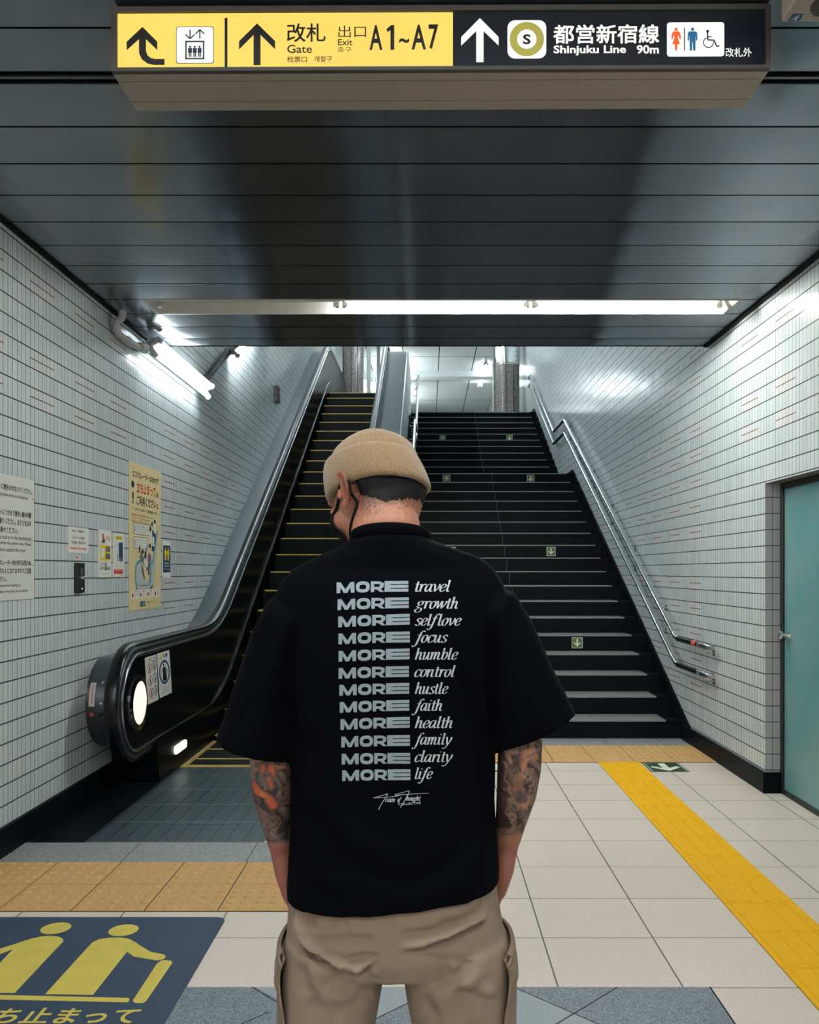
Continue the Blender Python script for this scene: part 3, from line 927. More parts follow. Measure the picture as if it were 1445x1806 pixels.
# ================================================================== LOUDSPEAKER
t = thing('loudspeaker', 'beige ceiling loudspeaker box with slotted grille at the top right', 'loudspeaker', (1.2, 2.3, 2.95))
x0, x1, y0, y1, z0 = 1.003, 1.36, 2.13, 2.48, 2.95
m = MB(); m.box(x0, x1, y0, y1, z0, ZC); m.build('cabinet', M['sign_body'], t, bevel=.006)
m = MB()
cx, cy, R = 1.118, 2.398, .062
for k in range(-8, 9):
    h = R * R - (k * .0075) ** 2
    if h > 0:
        h = math.sqrt(h); m.box(cx - h, cx + h, cy + k * .0075 - .002, cy + k * .0075 + .002, z0 - .0012, z0 + .001)
m.build('grille', M['blk'], t)
m = MB(); m.box(1.021, 1.052, 2.442, 2.474, z0 - .0012, z0)
st = m.build('blue_sticker', M['blue_ink'], t, bevel=0)
DN = Face2D(lambda u, v, l: Vector((1.0365 + u * .48, 2.459 + v * .48, z0 - .0014 - l)))
m = MB()
DN.ell(m, .006, -.022, .005, .005, .0004, 10)
DN.line(m, [(.004, -.016), (-.002, .002), (.010, .010), (.006, .026)], .006, .0004)
DN.line(m, [(-.002, .002), (-.012, .012), (-.022, .018)], .006, .0004)
DN.line(m, [(-.016, -.008), (.003, -.012), (.016, -.002)], .004, .0004)
m.build('walking_figure', M['mark_white'], st)

# ================================================================== LAMPS
def batten(name, label, p0, p1, up, n_tubes, mat_on, lit=(True, True), group=None, tl=1.2, wide=.05, ends=True):
    """twin fluorescent fitting along p0..p1; up points from the lamps to the surface"""
    p0, p1, up = Vector(p0), Vector(p1), Vector(up).normalized()
    ax = (p1 - p0).normalized(); sd = ax.cross(up)
    t = thing(name, label, 'lamp', (p0 + p1) / 2, group)
    L = (p1 - p0).length
    m = MB()
    def bar(a0, a1, s0, s1, h0, h1):
        P = [p0 + ax * a + sd * s + up * h for a in (a0, a1) for s in (s0, s1) for h in (h0, h1)]
        n = len(m.v); m.v += [tuple(p) for p in P]
        for f in ((0, 1, 3, 2), (4, 6, 7, 5), (0, 4, 5, 1), (2, 3, 7, 6), (0, 2, 6, 4), (1, 5, 7, 3)): m.f.append(tuple(n + i for i in f)); m.m.append(m.mi)
    bar(0, L, -.045, .045, .035, .075)
    m.build('housing', M['pvc'], t)
    for s in (-1, 1):
        m = MB(); c = sd * (s * wide)
        m.tube([p0 + c + ax * .035, p1 + c - ax * .035], .0155, 14)
        m.build('tube', mat_on, t, smooth=True)
    if ends:
        for e in (p0, p1):
            d = ax if e is p0 else -ax
            for s in (-1, 1):
                m = MB()
                m.tube([e + sd * (s * wide) - d * .01, e + sd * (s * wide) + d * .035], [.024, .026], 14)
                m.tube([e + sd * (s * wide) + d * .012, e + up * .05 + d * .012], .02, 10)
                m.build('lamp_holder', M['pvc'], t, smooth=True)
    return t

# ceiling fitting: recessed white tray, one dead position and two lit tubes
FY0, FY1, FX0, FX1 = 5.496, 5.793, -1.794, 1.964
t = thing('ceiling_lamp', 'long white ceiling lamp tray with two lit tubes and one tube missing', 'lamp', (0, 5.65, ZC))
m = MB()
zt = ZC - .012
def ringq(a, b):          # a,b: (inset, height)
    for (p, q) in (((0, 0), (1, 0)), ((1, 0), (1, 1)), ((1, 1), (0, 1)), ((0, 1), (0, 0))):
        P = lambda c, i: ((FX1 - i) if c[0] else (FX0 + i), (FY1 - i) if c[1] else (FY0 + i))
        m.quad((*P(p, a[0]), a[1]), (*P(q, a[0]), a[1]), (*P(q, b[0]), b[1]), (*P(p, b[0]), b[1]))
ringq((-.006, ZC - .003), (.010, ZC - .004)); ringq((.010, ZC - .004), (.045, ZC + .062)); ringq((-.006, ZC - .003), (-.004, ZC + .03))
m.quad((FX0 + .045, FY0 + .045, ZC + .062), (FX1 - .045, FY0 + .045, ZC + .062), (FX1 - .045, FY1 - .045, ZC + .062), (FX0 + .045, FY1 - .045, ZC + .062))
m.box(FX0 + .06, FX1 - .06, FY0 + .115, FY1 - .115, ZC + .045, ZC + .0615)
m.build('tray', M['white_enamel'], t)
xs_ = [-1.755, -.565, .665, 1.91]
for i in range(3):
    a, b = xs_[i] + .015, xs_[i + 1] - .015
    if i > 0:
        m = MB(); m.tube([(a + .03, 5.645, ZC + .016), (b - .03, 5.645, ZC + .016)], .0155, 14)
        m.build('tube', M['ceil_tube'], t, smooth=True)
    for e, d in ((a, 1), (b, -1)):
        m = MB()
        m.box(e - .004 if d > 0 else e - .016, e + .016 if d > 0 else e + .004, 5.625, 5.665, ZC - .002, ZC + .05)
        m.tube([(e + d * .016, 5.645, ZC + .016), (e + d * .032, 5.645, ZC + .016)], .0165, 12)
        m.build('lamp_holder', M['white_enamel'], t)
m = MB(); m.tube([(-1.62, 5.60, ZC + .045), (-1.60, 5.60, ZC + .03)], .006, 8); m.build('screw', M['blk'], t)

# wall lamp on the left and its plastic conduit
batten('wall_lamp', 'lit twin tube lamp on the left wall just under the ceiling', (XL + .125, 6.27, 3.005), (XL + .125, 7.86, 3.005), (-1, 0, .35), 2, M['tube_wall'])
t = thing('conduit', 'grey plastic conduit with elbows joining the ceiling to the wall lamp', 'pipe', (XL + .05, 5.75, 3.0))
m = MB()
P = smoothpts([(XL + .075, 5.72, ZC - .0), (XL + .075, 5.72, ZC - .045), (XL + .045, 5.70, ZC - .085), (XL + .04, 5.72, ZC - .13), (XL + .04, 5.80, ZC - .145), (XL + .04, 5.95, ZC - .145), (XL + .04, 6.27, ZC - .12)], 5, False)
m.tube(P, .024, 14); m.build('pipe', M['pvc'], t, smooth=True)
m = MB(); m.tube([(XL + .04, 5.90, ZC - .145), (XL + .04, 5.99, ZC - .145)], .029, 14); m.build('coupling', M['pvc'], t, smooth=True)
m = MB(); m.tube([(XL + .05, 6.14, ZC - .13), (XL + .06, 6.22, ZC - .12)], [.032, .04], 14); m.build('coupling', M['pvc'], t, smooth=True)
t = thing('cable_trunking', 'dark cable trunking climbing the left wall between two lamps', 'trunking', (XL + .02, 8.4, 3.3))
m = MB()
y0, z0_, y1, z1_ = 7.88, 3.06, 9.15, 3.74
m.prism([(XL + .001, y0, z0_ - .02), (XL + .001, y1, z1_ - .02), (XL + .001, y1, z1_ + .03), (XL + .001, y0, z0_ + .03)], (.035, 0, 0))
m.build('body', M['blk'], t)
m = MB(); m.prism([(XL + .001, y0, z0_ - .045), (XL + .001, y1, z1_ - .045), (XL + .001, y1, z1_ - .022), (XL + .001, y0, z0_ - .022)], (.04, 0, 0))
m.build('cover_strip', M['steel_dk'], t)
sl = Vector((0, 1, .55)).normalized()
a = Vector((XL + .10, 9.05, 3.68))
batten('wall_lamp', 'sloping twin tube lamp on the left wall above the escalator, its lower end in view', a, a + sl * 1.5, (-1, 0, 0), 2, M['tube_shaft'])
for k in (1, 2):  # two more lamps out of view, added to light the shaft
    b = a + sl * 2.3 * k
    batten('wall_lamp', 'unseen sloping twin tube lamp added high on the left wall to light the shaft' , b, b + sl * 1.5, (-1, 0, 0), 2, M['tube_shaft'], group='hidden added shaft lamps')
# upper concourse
batten('concourse_lamp', 'bright lamp under the upper ceiling left of the right granite column', (1.60, 24.1, UPC - .1), (1.60, 26.9, UPC - .1), (0, 0, 1), 2, M['tube_vis'])
batten('concourse_lamp', 'bright lamp under the upper ceiling, right one of two above the escalator top', (-1.72, 26.2, UPC - .1), (-1.72, 28.4, UPC - .1), (0, 0, 1), 2, M['tube_vis'])
batten('concourse_lamp', 'bright lamp under the upper ceiling, left one of two above the escalator top', (-1.98, 26.0, UPC - .1), (-1.98, 28.2, UPC - .1), (0, 0, 1), 2, M['tube_vis'])
for i, (x, ya) in enumerate(((-.9, 15.6), (.6, 15.6), (-.95, 23.2), (-.98, 27.2))):  # unseen uplights, added to brighten the concourse ceiling
    t = batten('concourse_lamp', 'unseen hanging uplight added to brighten the upper concourse ceiling', (x, ya, UPC - .5), (x, ya + (3.8 if i < 2 else 2.6), UPC - .5), (0, 0, -1), 2, M['tube_up'], group='hidden added concourse uplights')
    for y in (ya + .5, ya + 2.0):
        m = MB(); m.tube([(x, y, UPC - .54), (x, y, UPC)], .008, 8); m.build('hanger_rod', M['steel'], t, smooth=True)
# hall behind the viewer
for i, (y, xx) in enumerate(((1.1, 0), (-1.4, 0), (-3.9, 0), (-1.4, 3.9), (-1.4, -3.9))):
    batten('hall_lamp', 'twin tube ceiling lamp of the hall behind the viewer', (xx - 1.5, y, ZC - .08), (xx + 1.5, y, ZC - .08), (0, 0, 1), 2, M['tube_hall'], group='hall lamps behind the viewer')

# ================================================================== COLUMNS UPSTAIRS
def column(name, label, x, y, r, zcap, arc=None):
    t = thing(name, label, 'column', (x, y, UPZ))
    cyl = lambda m, rr, a, b: m.loft([[(x + rr * math.cos(2 * PI * k / 48), y + rr * math.sin(2 * PI * k / 48), z) for k in range(48)] for z in (a, b)])
    m = MB(); cyl(m, r, UPZ - .004, zcap); m.build('granite_shaft', M['col_gran'], t, smooth=True)
    m = MB(); cyl(m, r + .003, zcap, UPC); m.build('steel_cladding', M['chrome'], t, smooth=True)
    m = MB()
    for k in (0, 1): cyl(m, r + .008, zcap - .03 + k * .04, zcap - .015 + k * .04)
    m.build('band', M['chrome'], t, smooth=True)
    m = MB()
    for a in (-60, -95, -150):
        a = math.radians(a); m.box(x + r * math.cos(a) - .006, x + r * math.cos(a) + .006, y + r * math.sin(a) - .004, y + r * math.sin(a) + .004, UPZ, zcap - .03)
    m.build('joint', M['trim_dk'], t)
column('column', 'round granite column with steel upper part at the top of the stairs', 1.70, 19.0, .29, 5.88)
column('column', 'round granite column behind the top of the escalator', -1.68, 19.6, .24, 7.19)
m = MB(); m.box(-1.42, -1.33, 20.2, 20.35, UPZ - .004, UPC); o = m.build('post', M['white_paint']); tag(o, 'slim pale post right of the granite column above the escalator', 'post')
m = MB(); m.box(-1.30, -1.22, 22.2, 22.35, UPZ - .004, UPC); o = m.build('post', M['steel']); tag(o, 'narrow steel post nearest the escalator handrail upstairs', 'post')
# ================================================================== NOTICES ON THE LEFT WALL
def wall_face(y0, y1, zt, zb, off=.0):
    return Face2D(lambda u, v, l: Vector((XL + off + l, y0 + (y1 - y0) * u, zt + (zb - zt) * v)))
def wy(px): return -XL * F / (VX - px)
def sheet(name, label, cat, y0, y1, zt, zb, mat, th=.003, bev=0, group=None):
    t = thing(name, label, cat, (XL, (y0 + y1) / 2, (zt + zb) / 2), group)
    m = MB(); m.box(XL + .0005, XL + th, y0, y1, zb, zt)
    m.build('panel' if cat != 'poster' else 'sheet', mat, t, bevel=bev)
    return t, wall_face(y0, y1, zt, zb, th)
def add(t, name, mat, fn):
    m = MB(); fn(m)
    if m.v: return m.build(name, mat, t)

# big white board
y0, y1, zt, zb = 3.62, 4.596, 1.868, 1.247
t, W = sheet('notice_board', 'large white notice board with bilingual escalator rules at the left edge', 'sign', y0, y1, zt, zb, M['board'], .006)
def brd(px, pyr):          # pixel x and its row at the right edge -> board fraction
    return (wy(px) - y0) / (y1 - y0), (pyr - 848) / 208.0
def bl(m, s, pxl_frac, pxr, v0, v1, b=.006):
    W.text(m, s, pxl_frac, v0, brd(pxr, 0)[0], v1, .0006, b)
rows = [('手すりベルトに物をのせないでください。', 0.47, 54.5, .075, .125), ('Please do not place items on the handrail.', .53, 47.5, .145, .182),
        ('手すりベルトにつかまり黄色い線の内側', .49, 52.5, .275, .325), ('お乗りください。お子さまは中', .595, 52.5, .345, .395), ('お乗せください。', .60, 29.0, .415, .465),
        ('Please hold on to the handrail and', .565, 52.5, .480, .512), ('stand within the yellow lines. Please', .55, 52.5, .530, .562), ('have children stand in the center.', .53, 44.5, .580, .610),
        ('エスカレーター内の歩行は思わぬ', .565, 52.5, .675, .722), ('事故のもとになりますのでご注意', .565, 52.5, .74, .787), ('ください。', .565, 9.0, .805, .85),
        ('Please be aware that walking on', .53, 33.0, .868, .898), ('the escalator may lead to accidents.', .53, 47.5, .915, .945)]
for s, u0, pr, v0, v1 in rows:
    # shear of the rows is perspective, not print: v is taken along the board
    add(t, 'lettering', M['blk_ink'], lambda m: bl(m, s, u0, pr, v0, v1, .006 if s[0] < 'z' else .022))
def studs(m):
    for u, v in ((.985, .16), (.985, .72), (.015, .16), (.015, .72)): W.ell(m, u, v, .005, .008, .0012, 12)
add(t, 'screw', M['grey_ink'], studs)

# emergency stop sign, its label and its button box
t, W = sheet('emergency_sign', 'small white sign with red Emergency Stop Button line', 'sign', 5.044, 5.338, 1.652, 1.50, M['paper'], .003)
for s, b, mt in (('エスカレーター非常停止ボタン', (.14, .10, .84, .20), 'grey_ink'), ('エスカレーターを非常停止', (.18, .36, .80, .46), 'grey_ink'), ('させる場合は、お押しください', (.13, .54, .84, .65), 'grey_ink'), ('Emergency Stop Button', (.09, .76, .90, .90), 'red')):
    add(t, 'lettering', M[mt], lambda m: W.text(m, s, b[0], b[1], b[2], b[3], .0005, .012))
t, W = sheet('warning_label', 'narrow white label with faded red lettering above the black button box', 'label', 5.133, 5.226, 1.483, 1.462, M['paper'], .0015)
add(t, 'lettering', M['redpale'], lambda m: W.text(m, '非常ボタン', .1, .14, .9, .86, .0005, .02))
t = thing('stop_button_box', 'narrow black emergency stop box under the white sign', 'switch', (XL, 5.18, 1.35))
m = MB(); m.box(XL + .0005, XL + .022, 5.128, 5.236, 1.263, 1.441); m.build('cover', M['blk'], t, bevel=.004)
W = wall_face(5.128, 5.236, 1.441, 1.263, .0222)
add(t, 'indicator', M['grey_ink'], lambda m: (W.rect(m, .42, .17, .72, .26, .0006), W.rect(m, .42, .29, .72, .37, .0006)))
m = MB(); m.tube([(XL + .022, 5.19, 1.352), (XL + .034, 5.19, 1.352)], [.014, .012], 16); m.ball((XL + .034, 5.19, 1.352), (.006, .011, .011)); m.build('key_switch', M['chrome'], t, smooth=True)
m = MB(); m.ball((XL + .022, 5.19, 1.287), .006); m.build('screw', M['chrome'], t, smooth=True)

# narrow poster 1
t, W = sheet('poster', 'narrow white poster with legs drawing and yellow block, left of a pair', 'poster', 5.494, 5.70, 1.654, 1.352, M['paper'], .012)
def legs(m):
    W.poly(m, [(.2, .08), (.36, .08), (.42, .2), (.36, .24), (.26, .18)], .0006)
add(t, 'leg_drawing', M['orange_ink'], legs)
add(t, 'boot_drawing', M['navy_ink'], lambda m: (W.poly(m, [(.28, .17), (.36, .17), (.33, .25), (.14, .28), (.13, .265), (.24, .23)], .0008), W.poly(m, [(.38, .19), (.47, .19), (.45, .26), (.32, .275), (.31, .26)], .0008)))
add(t, 'hand_drawing', M['skin_ink'], lambda m: (W.poly(m, [(.58, .12), (.7, .11), (.72, .16), (.66, .22), (.58, .19)], .0006), W.poly(m, [(.76, .12), (.88, .15), (.86, .22), (.8, .25), (.76, .2)], .0006)))
add(t, 'yellow_block', M['yel_ink'], lambda m: W.rect(m, .09, .31, .93, .64, .0005))
add(t, 'photo_block', M['grey_ink'], lambda m: (W.rect(m, .52, .34, .9, .44, .0009), W.rect(m, .50, .49, .9, .61, .0009), W.rect(m, .52, .43, .9, .46, .0010)))
add(t, 'white_block', M['paper'], lambda m: W.rect(m, .15, .37, .4, .58, .0009, .05, .7))
add(t, 'shoe_drawing', M['grey_ink'], lambda m: W.poly(m, [(.44, .82), (.5, .66), (.58, .69), (.62, .80), (.7, .84), (.44, .85)], .0006))
add(t, 'lettering', M['blk_ink'], lambda m: (W.text(m, 'ステップ', .07, .68, .43, .75, .0007, .02), W.text(m, 'みぞに', .07, .77, .4, .84, .0007, .02), W.text(m, '注意', .66, .77, .9, .84, .0007, .02), W.text(m, 'すきまに足をはさまれないよう', .08, .91, .88, .935, .0007, .0)))
# narrow poster 2
t, W = sheet('poster', 'narrow white poster with yellow heading and red block, right of a pair', 'poster', 5.761, 5.965, 1.648, 1.352, M['paper'], .003)
add(t, 'yellow_heading', M['yel_ink'], lambda m: W.rect(m, .15, .07, .83, .15, .0005))
add(t, 'lettering', M['blk_ink'], lambda m: (W.text(m, 'ご注意ください', .25, .085, .74, .135, .0008, .02), W.text(m, 'キャリーバッグは', .08, .255, .46, .275, .0006), W.text(m, '手から離さないで', .08, .30, .46, .32, .0006)))
add(t, 'photo_block', M['navy_ink'], lambda m: W.poly(m, [(.5, .22), (.88, .2), (.9, .56), (.5, .57)], .0006))
add(t, 'bag_drawing', M['grey_ink'], lambda m: (W.rect(m, .55, .56, .9, .64, .0008), W.line(m, [(.40, .64), (.42, .5), (.34, .48), (.36, .6), (.40, .66)], .03, .0008, .7)))
add(t, 'lettering', M['grey_ink'], lambda m: (W.text(m, 'バッグの転落により大きな事故に', .06, .685, .86, .705, .0006), W.text(m, 'つながるおそれがあります', .06, .735, .8, .755, .0006), W.text(m, '注意', .06, .79, .2, .805, .0006), W.text(m, '駅係員', .6, .95, .9, .97, .0006)))
add(t, 'red_block', M['red'], lambda m: W.rect(m, .05, .825, .88, .925, .0005))
add(t, 'lettering', M['paper'], lambda m: (W.text(m, 'しっかり手に持って', .09, .838, .8, .865, .0008, .02), W.text(m, 'ください', .09, .885, .42, .91, .0008, .02)))

# tall cream poster
y0, y1, zt, zb = 6.066, 6.786, 2.160, 1.113
t, W = sheet('poster', 'tall cream poster asking riders to stand still on the escalator', 'poster', y0, y1, zt, zb, M['cream'], .004)
def pc(x, y, top=930.0):     # position in an enlarged view of the poster -> poster fraction
    px, py = 210 + x / 11.29, top + y / 11.29
    u = (wy(px) - y0) / (y1 - y0)
    f = (px - 227) / 55.0
    return u, (py - (813 + 22.5 * f)) / (264 - 27.5 * f)
PC = lambda P, top=930.0: [pc(x, y, top) for x, y in P]
add(t, 'lettering', M['blk_ink'], lambda m: (W.text(m, 'エスカレーターは歩かず', .085, .052, .915, .100, .0006, .035), W.text(m, 'ご利用ください', .215, .215, .82, .282, .0006, .035)))
add(t, 'lettering', M['red'], lambda m: W.text(m, '立ち止まって', .215, .122, .815, .195, .0006, .04))
add(t, 'lettering', M['blk_ink'], lambda m: (W.text(m, '手すりにつかまってご利用お願いします', .17, .302, .86, .322, .0006, .015),
    W.text(m, 'stand still on the escalator', .50, .348, .75, .358, .0006), W.text(m, 'hold the handrail', .42, .370, .62, .380, .0006), W.text(m, 'walking causes accidents', .44, .392, .74, .402, .0006)))
add(t, 'lettering', M['orange_ink'], lambda m: (W.text(m, 'Please do not walk', .06, .342, .48, .358, .0006, .02), W.text(m, 'エスカレーターでは', .06, .364, .40, .380, .0006, .02), W.text(m, '歩かないでください', .06, .386, .42, .402, .0006, .02)))
add(t, 'rule_line', M['grey_ink'], lambda m: (W.rect(m, .05, .312, .14, .314, .0006), W.rect(m, .88, .312, .96, .314, .0006)))
add(t, 'figure_drawing', M['navy_ink'], lambda m: (W.ell(m, .1, .148, .048, .024, .0006), W.ell(m, .105, .215, .022, .017, .0006), W.poly(m, [(.08, .225), (.13, .225), (.12, .25), (.09, .25)], .0006), W.poly(m, [(.105, .248), (.14, .278), (.125, .28), (.105, .262), (.085, .28), (.07, .278)], .0006)))
add(t, 'figure_drawing', M['green_ink'], lambda m: W.poly(m, [(.84, .20), (.845, .165), (.87, .15), (.9, .165), (.915, .20)], .0006))
add(t, 'figure_drawing', M['paper'], lambda m: W.ell(m, .878, .215, .035, .022, .0007))
add(t, 'figure_drawing', M['blk_ink'], lambda m: W.poly(m, [(.855, .245), (.9, .245), (.885, .26), (.9, .278), (.86, .278), (.87, .26)], .0006))
for b in ((.12, .408, .655, .478), (.12, .502, .545, .574)):
    add(t, 'speech_bubble', M['grey_ink'], lambda m: W.rect(m, b[0] - .008, b[1] - .004, b[2] + .008, b[3] + .004, .0005, .03, .7))
    add(t, 'speech_bubble', M['paper'], lambda m: W.rect(m, *b, .0008, .03, .7))
    add(t, 'lettering', M['grey_ink'], lambda m: (W.text(m, '危ないと感じたこと', b[0] + .09, b[1] + .012, b[2] - .05, b[1] + .024, .0011, .01), W.text(m, 'ぶつかられたことがある', b[0] + .09, b[1] + .031, b[2] - .03, b[1] + .041, .0011), W.text(m, '転びそうになった', b[0] + .09, b[1] + .048, b[2] - .12, b[1] + .058, .0011)))
    add(t, 'figure_drawing', M['purple_ink'], lambda m: W.rect(m, b[0] + .03, b[1] + .015, b[0] + .05, b[3] - .012, .0011))
# the escalator drawing
add(t, 'escalator_drawing', M['ltgrey_ink'], lambda m: (W.poly(m, PC([(340, 700), (430, 690), (480, 1060), (370, 1160), (345, 1150), (325, 900)]), .0006), W.poly(m, PC([(350, 1240), (370, 1160), (480, 1065), (590, 1060), (600, 1140), (680, 1140), (640, 1225)]), .0007),
    W.poly(m, PC([(600, 720), (690, 640), (740, 100), (765, 60), (740, 480), (690, 1100), (660, 1200), (600, 1150)]), .0006)))
add(t, 'escalator_drawing', M['teal_ink'], lambda m: (W.line(m, PC([(345, 1235), (318, 1050), (315, 850), (335, 730), (380, 690), (470, 640), (530, 480), (565, 350)]), .035, .0009, .7), W.line(m, PC([(590, 1150), (615, 980), (615, 740), (660, 700), (690, 500), (725, 250), (755, 90)]), .035, .0009, .7)))
add(t, 'escalator_drawing', M['grey_ink'], lambda m: (W.poly(m, PC([(385, 1150), (595, 1150), (590, 1162), (400, 1165)]), .0010), W.poly(m, PC([(600, 1200), (670, 1140), (665, 1190), (640, 1230), (600, 1240)]), .0010)))
add(t, 'figure_drawing', M['grey_ink'], lambda m: (W.poly(m, PC([(395, 600), (410, 530), (440, 500), (470, 620), (520, 800), (500, 850), (455, 700)]), .0011), W.poly(m, PC([(420, 700), (470, 820), (505, 1020), (490, 1070), (440, 880)]), .0011)))
add(t, 'figure_drawing', M['blk_ink'], lambda m: (W.ell(m, *pc(455, 490), .045, .015, .0012), W.ell(m, *pc(395, 440), .022, .028, .0012), W.poly(m, PC([(500, 480), (535, 500), (530, 640), (500, 620)]), .0012), W.ell(m, *pc(545, 830), .02, .018, .0012), W.ell(m, *pc(605, 380), .03, .016, .0012), W.ell(m, *pc(610, 50), .028, .02, .0012), W.ell(m, *pc(700, -80), .03, .02, .0012), W.ell(m, *pc(645, -50), .025, .017, .0012)))
add(t, 'figure_drawing', M['purple_ink'], lambda m: W.poly(m, PC([(560, 560), (600, 510), (630, 620), (625, 690), (560, 700)]), .0012))
add(t, 'figure_drawing', M['navy_ink'], lambda m: (W.poly(m, PC([(570, 690), (600, 690), (590, 960), (565, 950)]), .0012), W.poly(m, PC([(640, 380), (690, 400), (680, 500), (640, 480)]), .0012), W.poly(m, PC([(645, 60), (720, 140), (710, 380), (660, 300), (650, 180)]), .0011)))
add(t, 'figure_drawing', M['paper'], lambda m: (W.poly(m, PC([(665, -60), (720, -50), (715, 140), (690, 140)]), .0013), W.poly(m, PC([(600, 60), (640, 80), (650, 250), (600, 350), (590, 200)]), .0012), W.poly(m, PC([(660, 180), (690, 230), (690, 390), (655, 370)]), .0013), W.poly(m, PC([(480, 660), (560, 690), (550, 800), (500, 870), (490, 780)]), .0012)))
add(t, 'figure_drawing', M['orange_ink'], lambda m: W.line(m, PC([(345, 490), (365, 520)]), .012, .001, .7))
for k in range(4):
    u = .055 + .235 * k
    add(t, 'caption_box', M['paper'], lambda m: W.rect(m, u, .862, u + .21, .922, .0006, .02, .7))
    add(t, 'figure_drawing', M['red'], lambda m: (W.ell(m, u + .045, .893, .022, .011, .0009), W.rect(m, u + .03, .89, u + .06, .91, .0009)))
    add(t, 'lettering', M['grey_ink'], lambda m: (W.text(m, '注意', u + .09, .868, u + .16, .878, .0009, .02), W.text(m, 'つまずき', u + .09, .885, u + .19, .893, .0009), W.text(m, '転倒', u + .09, .9, u + .16, .908, .0009)))
add(t, 'blue_logo', M['blue_ink'], lambda m: W.rect(m, .315, .942, .48, .978, .0006))
add(t, 'logo_mark', M['teal_ink'], lambda m: W.poly(m, [(.33, .95), (.36, .946), (.36, .972), (.33, .974)], .0008))
add(t, 'logo_mark', M['paper'], lambda m: (W.rect(m, .40, .952, .46, .956, .0008), W.rect(m, .40, .962, .46, .967, .0008)))
add(t, 'logo_mark', M['green_ink'], lambda m: (W.ell(m, .575, .953, .02, .010, .0006), W.rect(m, .57, .958, .58, .97, .0006), W.text(m, '東京都交通局', .62, .948, .75, .958, .0006, .01)))

# small blue sign right of the tall poster
t, W = sheet('wall_sign', 'small blue sign with two yellow standing figures beside the tall poster', 'sign', 6.835, 7.045, 1.632, 1.342, M['paper'], .003)
add(t, 'blue_face', M['navy_ink'], lambda m: W.rect(m, .04, .12, .97, .86, .0005, .05, .75))
add(t, 'figure', M['yel_ink'], lambda m: [(W.ell(m, c, .20, .06, .025, .0009), W.poly(m, [(c - .10, .24), (c + .10, .24), (c + .17, .36), (c + .1, .36), (c + .09, .53), (c - .09, .53), (c - .1, .36), (c - .17, .36)], .0009)) for c in (.33, .68)] and None)
add(t, 'lettering', M['paper'], lambda m: (W.text(m, '立ち止まって', .14, .58, .88, .635, .0009, .02), W.text(m, 'ご利用ください', .2, .665, .82, .71, .0009, .02), W.text(m, 'Please stand still', .16, .75, .86, .78, .0009)))

# small dark box high on the left wall
o = MB(); yb = wy(484)
o.box(XL + .0005, XL + .05, yb - .02, yb + .16, EYE + 300 / F * yb, EYE + 328 / F * yb)
o = o.build('wall_box', M['blk'], bevel=.006); tag(o, 'small dark box on the left wall high above the escalator', 'switch')

# ================================================================== STAIRS
RI, TD, Y0 = .155, .305, 7.262
ST0, ST1 = -.33, XR - .018
st = thing('staircase', 'wide black granite staircase with pale treads right of the escalator', 'staircase', ((ST0 + ST1) / 2, Y0, 0))
def step_y(r): return Y0 + TD * (r - 1) if r <= 18 else 13.93 + TD * (r - 19)
for r in range(1, 30):
    ya = step_y(r); yb = step_y(r + 1) if r < 29 else UPY + .35
    z0, z1 = RI * (r - 1), RI * r
    m = MB(); m.mi = 0
    m.box(ST0, ST1, ya, yb + .02, z0 - .02 if r > 1 else 0, z1 - .012)
    n = len(m.v); m.mi = 1
    m.box(ST0, ST1 - .125, ya - .006, yb + .012, z1 - .0125, z1)
    m.mi = 0
    m.box(ST1 - .125, ST1, ya - .006, yb + .012, z1 - .0125, z1 - .0003)
    m.mi = 2
    m.box(.905, .908, ya - .0008, ya + .001, z0, z1 - .013)
    m.build('step', [M['black_gran'], M['tread'], M['blue_gran']], st)

def marker(r, x, up, label):
    z = RI * (r - .5); y = step_y(r)
    t = thing('stair_arrow_plate', label, 'sign', (x, y, z), 'green arrow plates on the stair risers')
    m = MB(); m.box(x - .052, x + .052, y - .004, y, z - .052, z + .052); m.build('plate', M['mark_white'], t, bevel=.0015)
    W = Face2D(lambda u, v, l: Vector((x + u, y - .004 - l, z + v)))
    m = MB(); W.rect(m, -.047, -.047, .047, .047, .0006, .008); m.build('green_face', M['mark_green'], t)
    s = 1 if up else -1
    m = MB(); W.poly(m, [(a, s * b) for a, b in ((0, .036), (.034, .002), (.028, -.008), (.007, .012), (.007, -.036), (-.007, -.036), (-.007, .012), (-.028, -.008), (-.034, .002))], .0012)
    m.build('arrow', M['mark_white'], t)
marker(25, 1.475, False, 'green down arrow plate on the upper flight of stairs')
marker(25, .265, True, 'green up arrow plate on the upper flight, left side')
marker(18, 1.465, False, 'green down arrow plate just below the landing, right of the joint')
marker(18, .265, True, 'green up arrow plate just below the landing beside the beanie')
marker(11, 1.455, False, 'green down arrow plate halfway up the lower flight')
marker(11, .272, True, 'green up arrow plate partly hidden by the right shoulder')
marker(5, 1.45, False, 'green down arrow plate nearest the floor, low on the stairs')

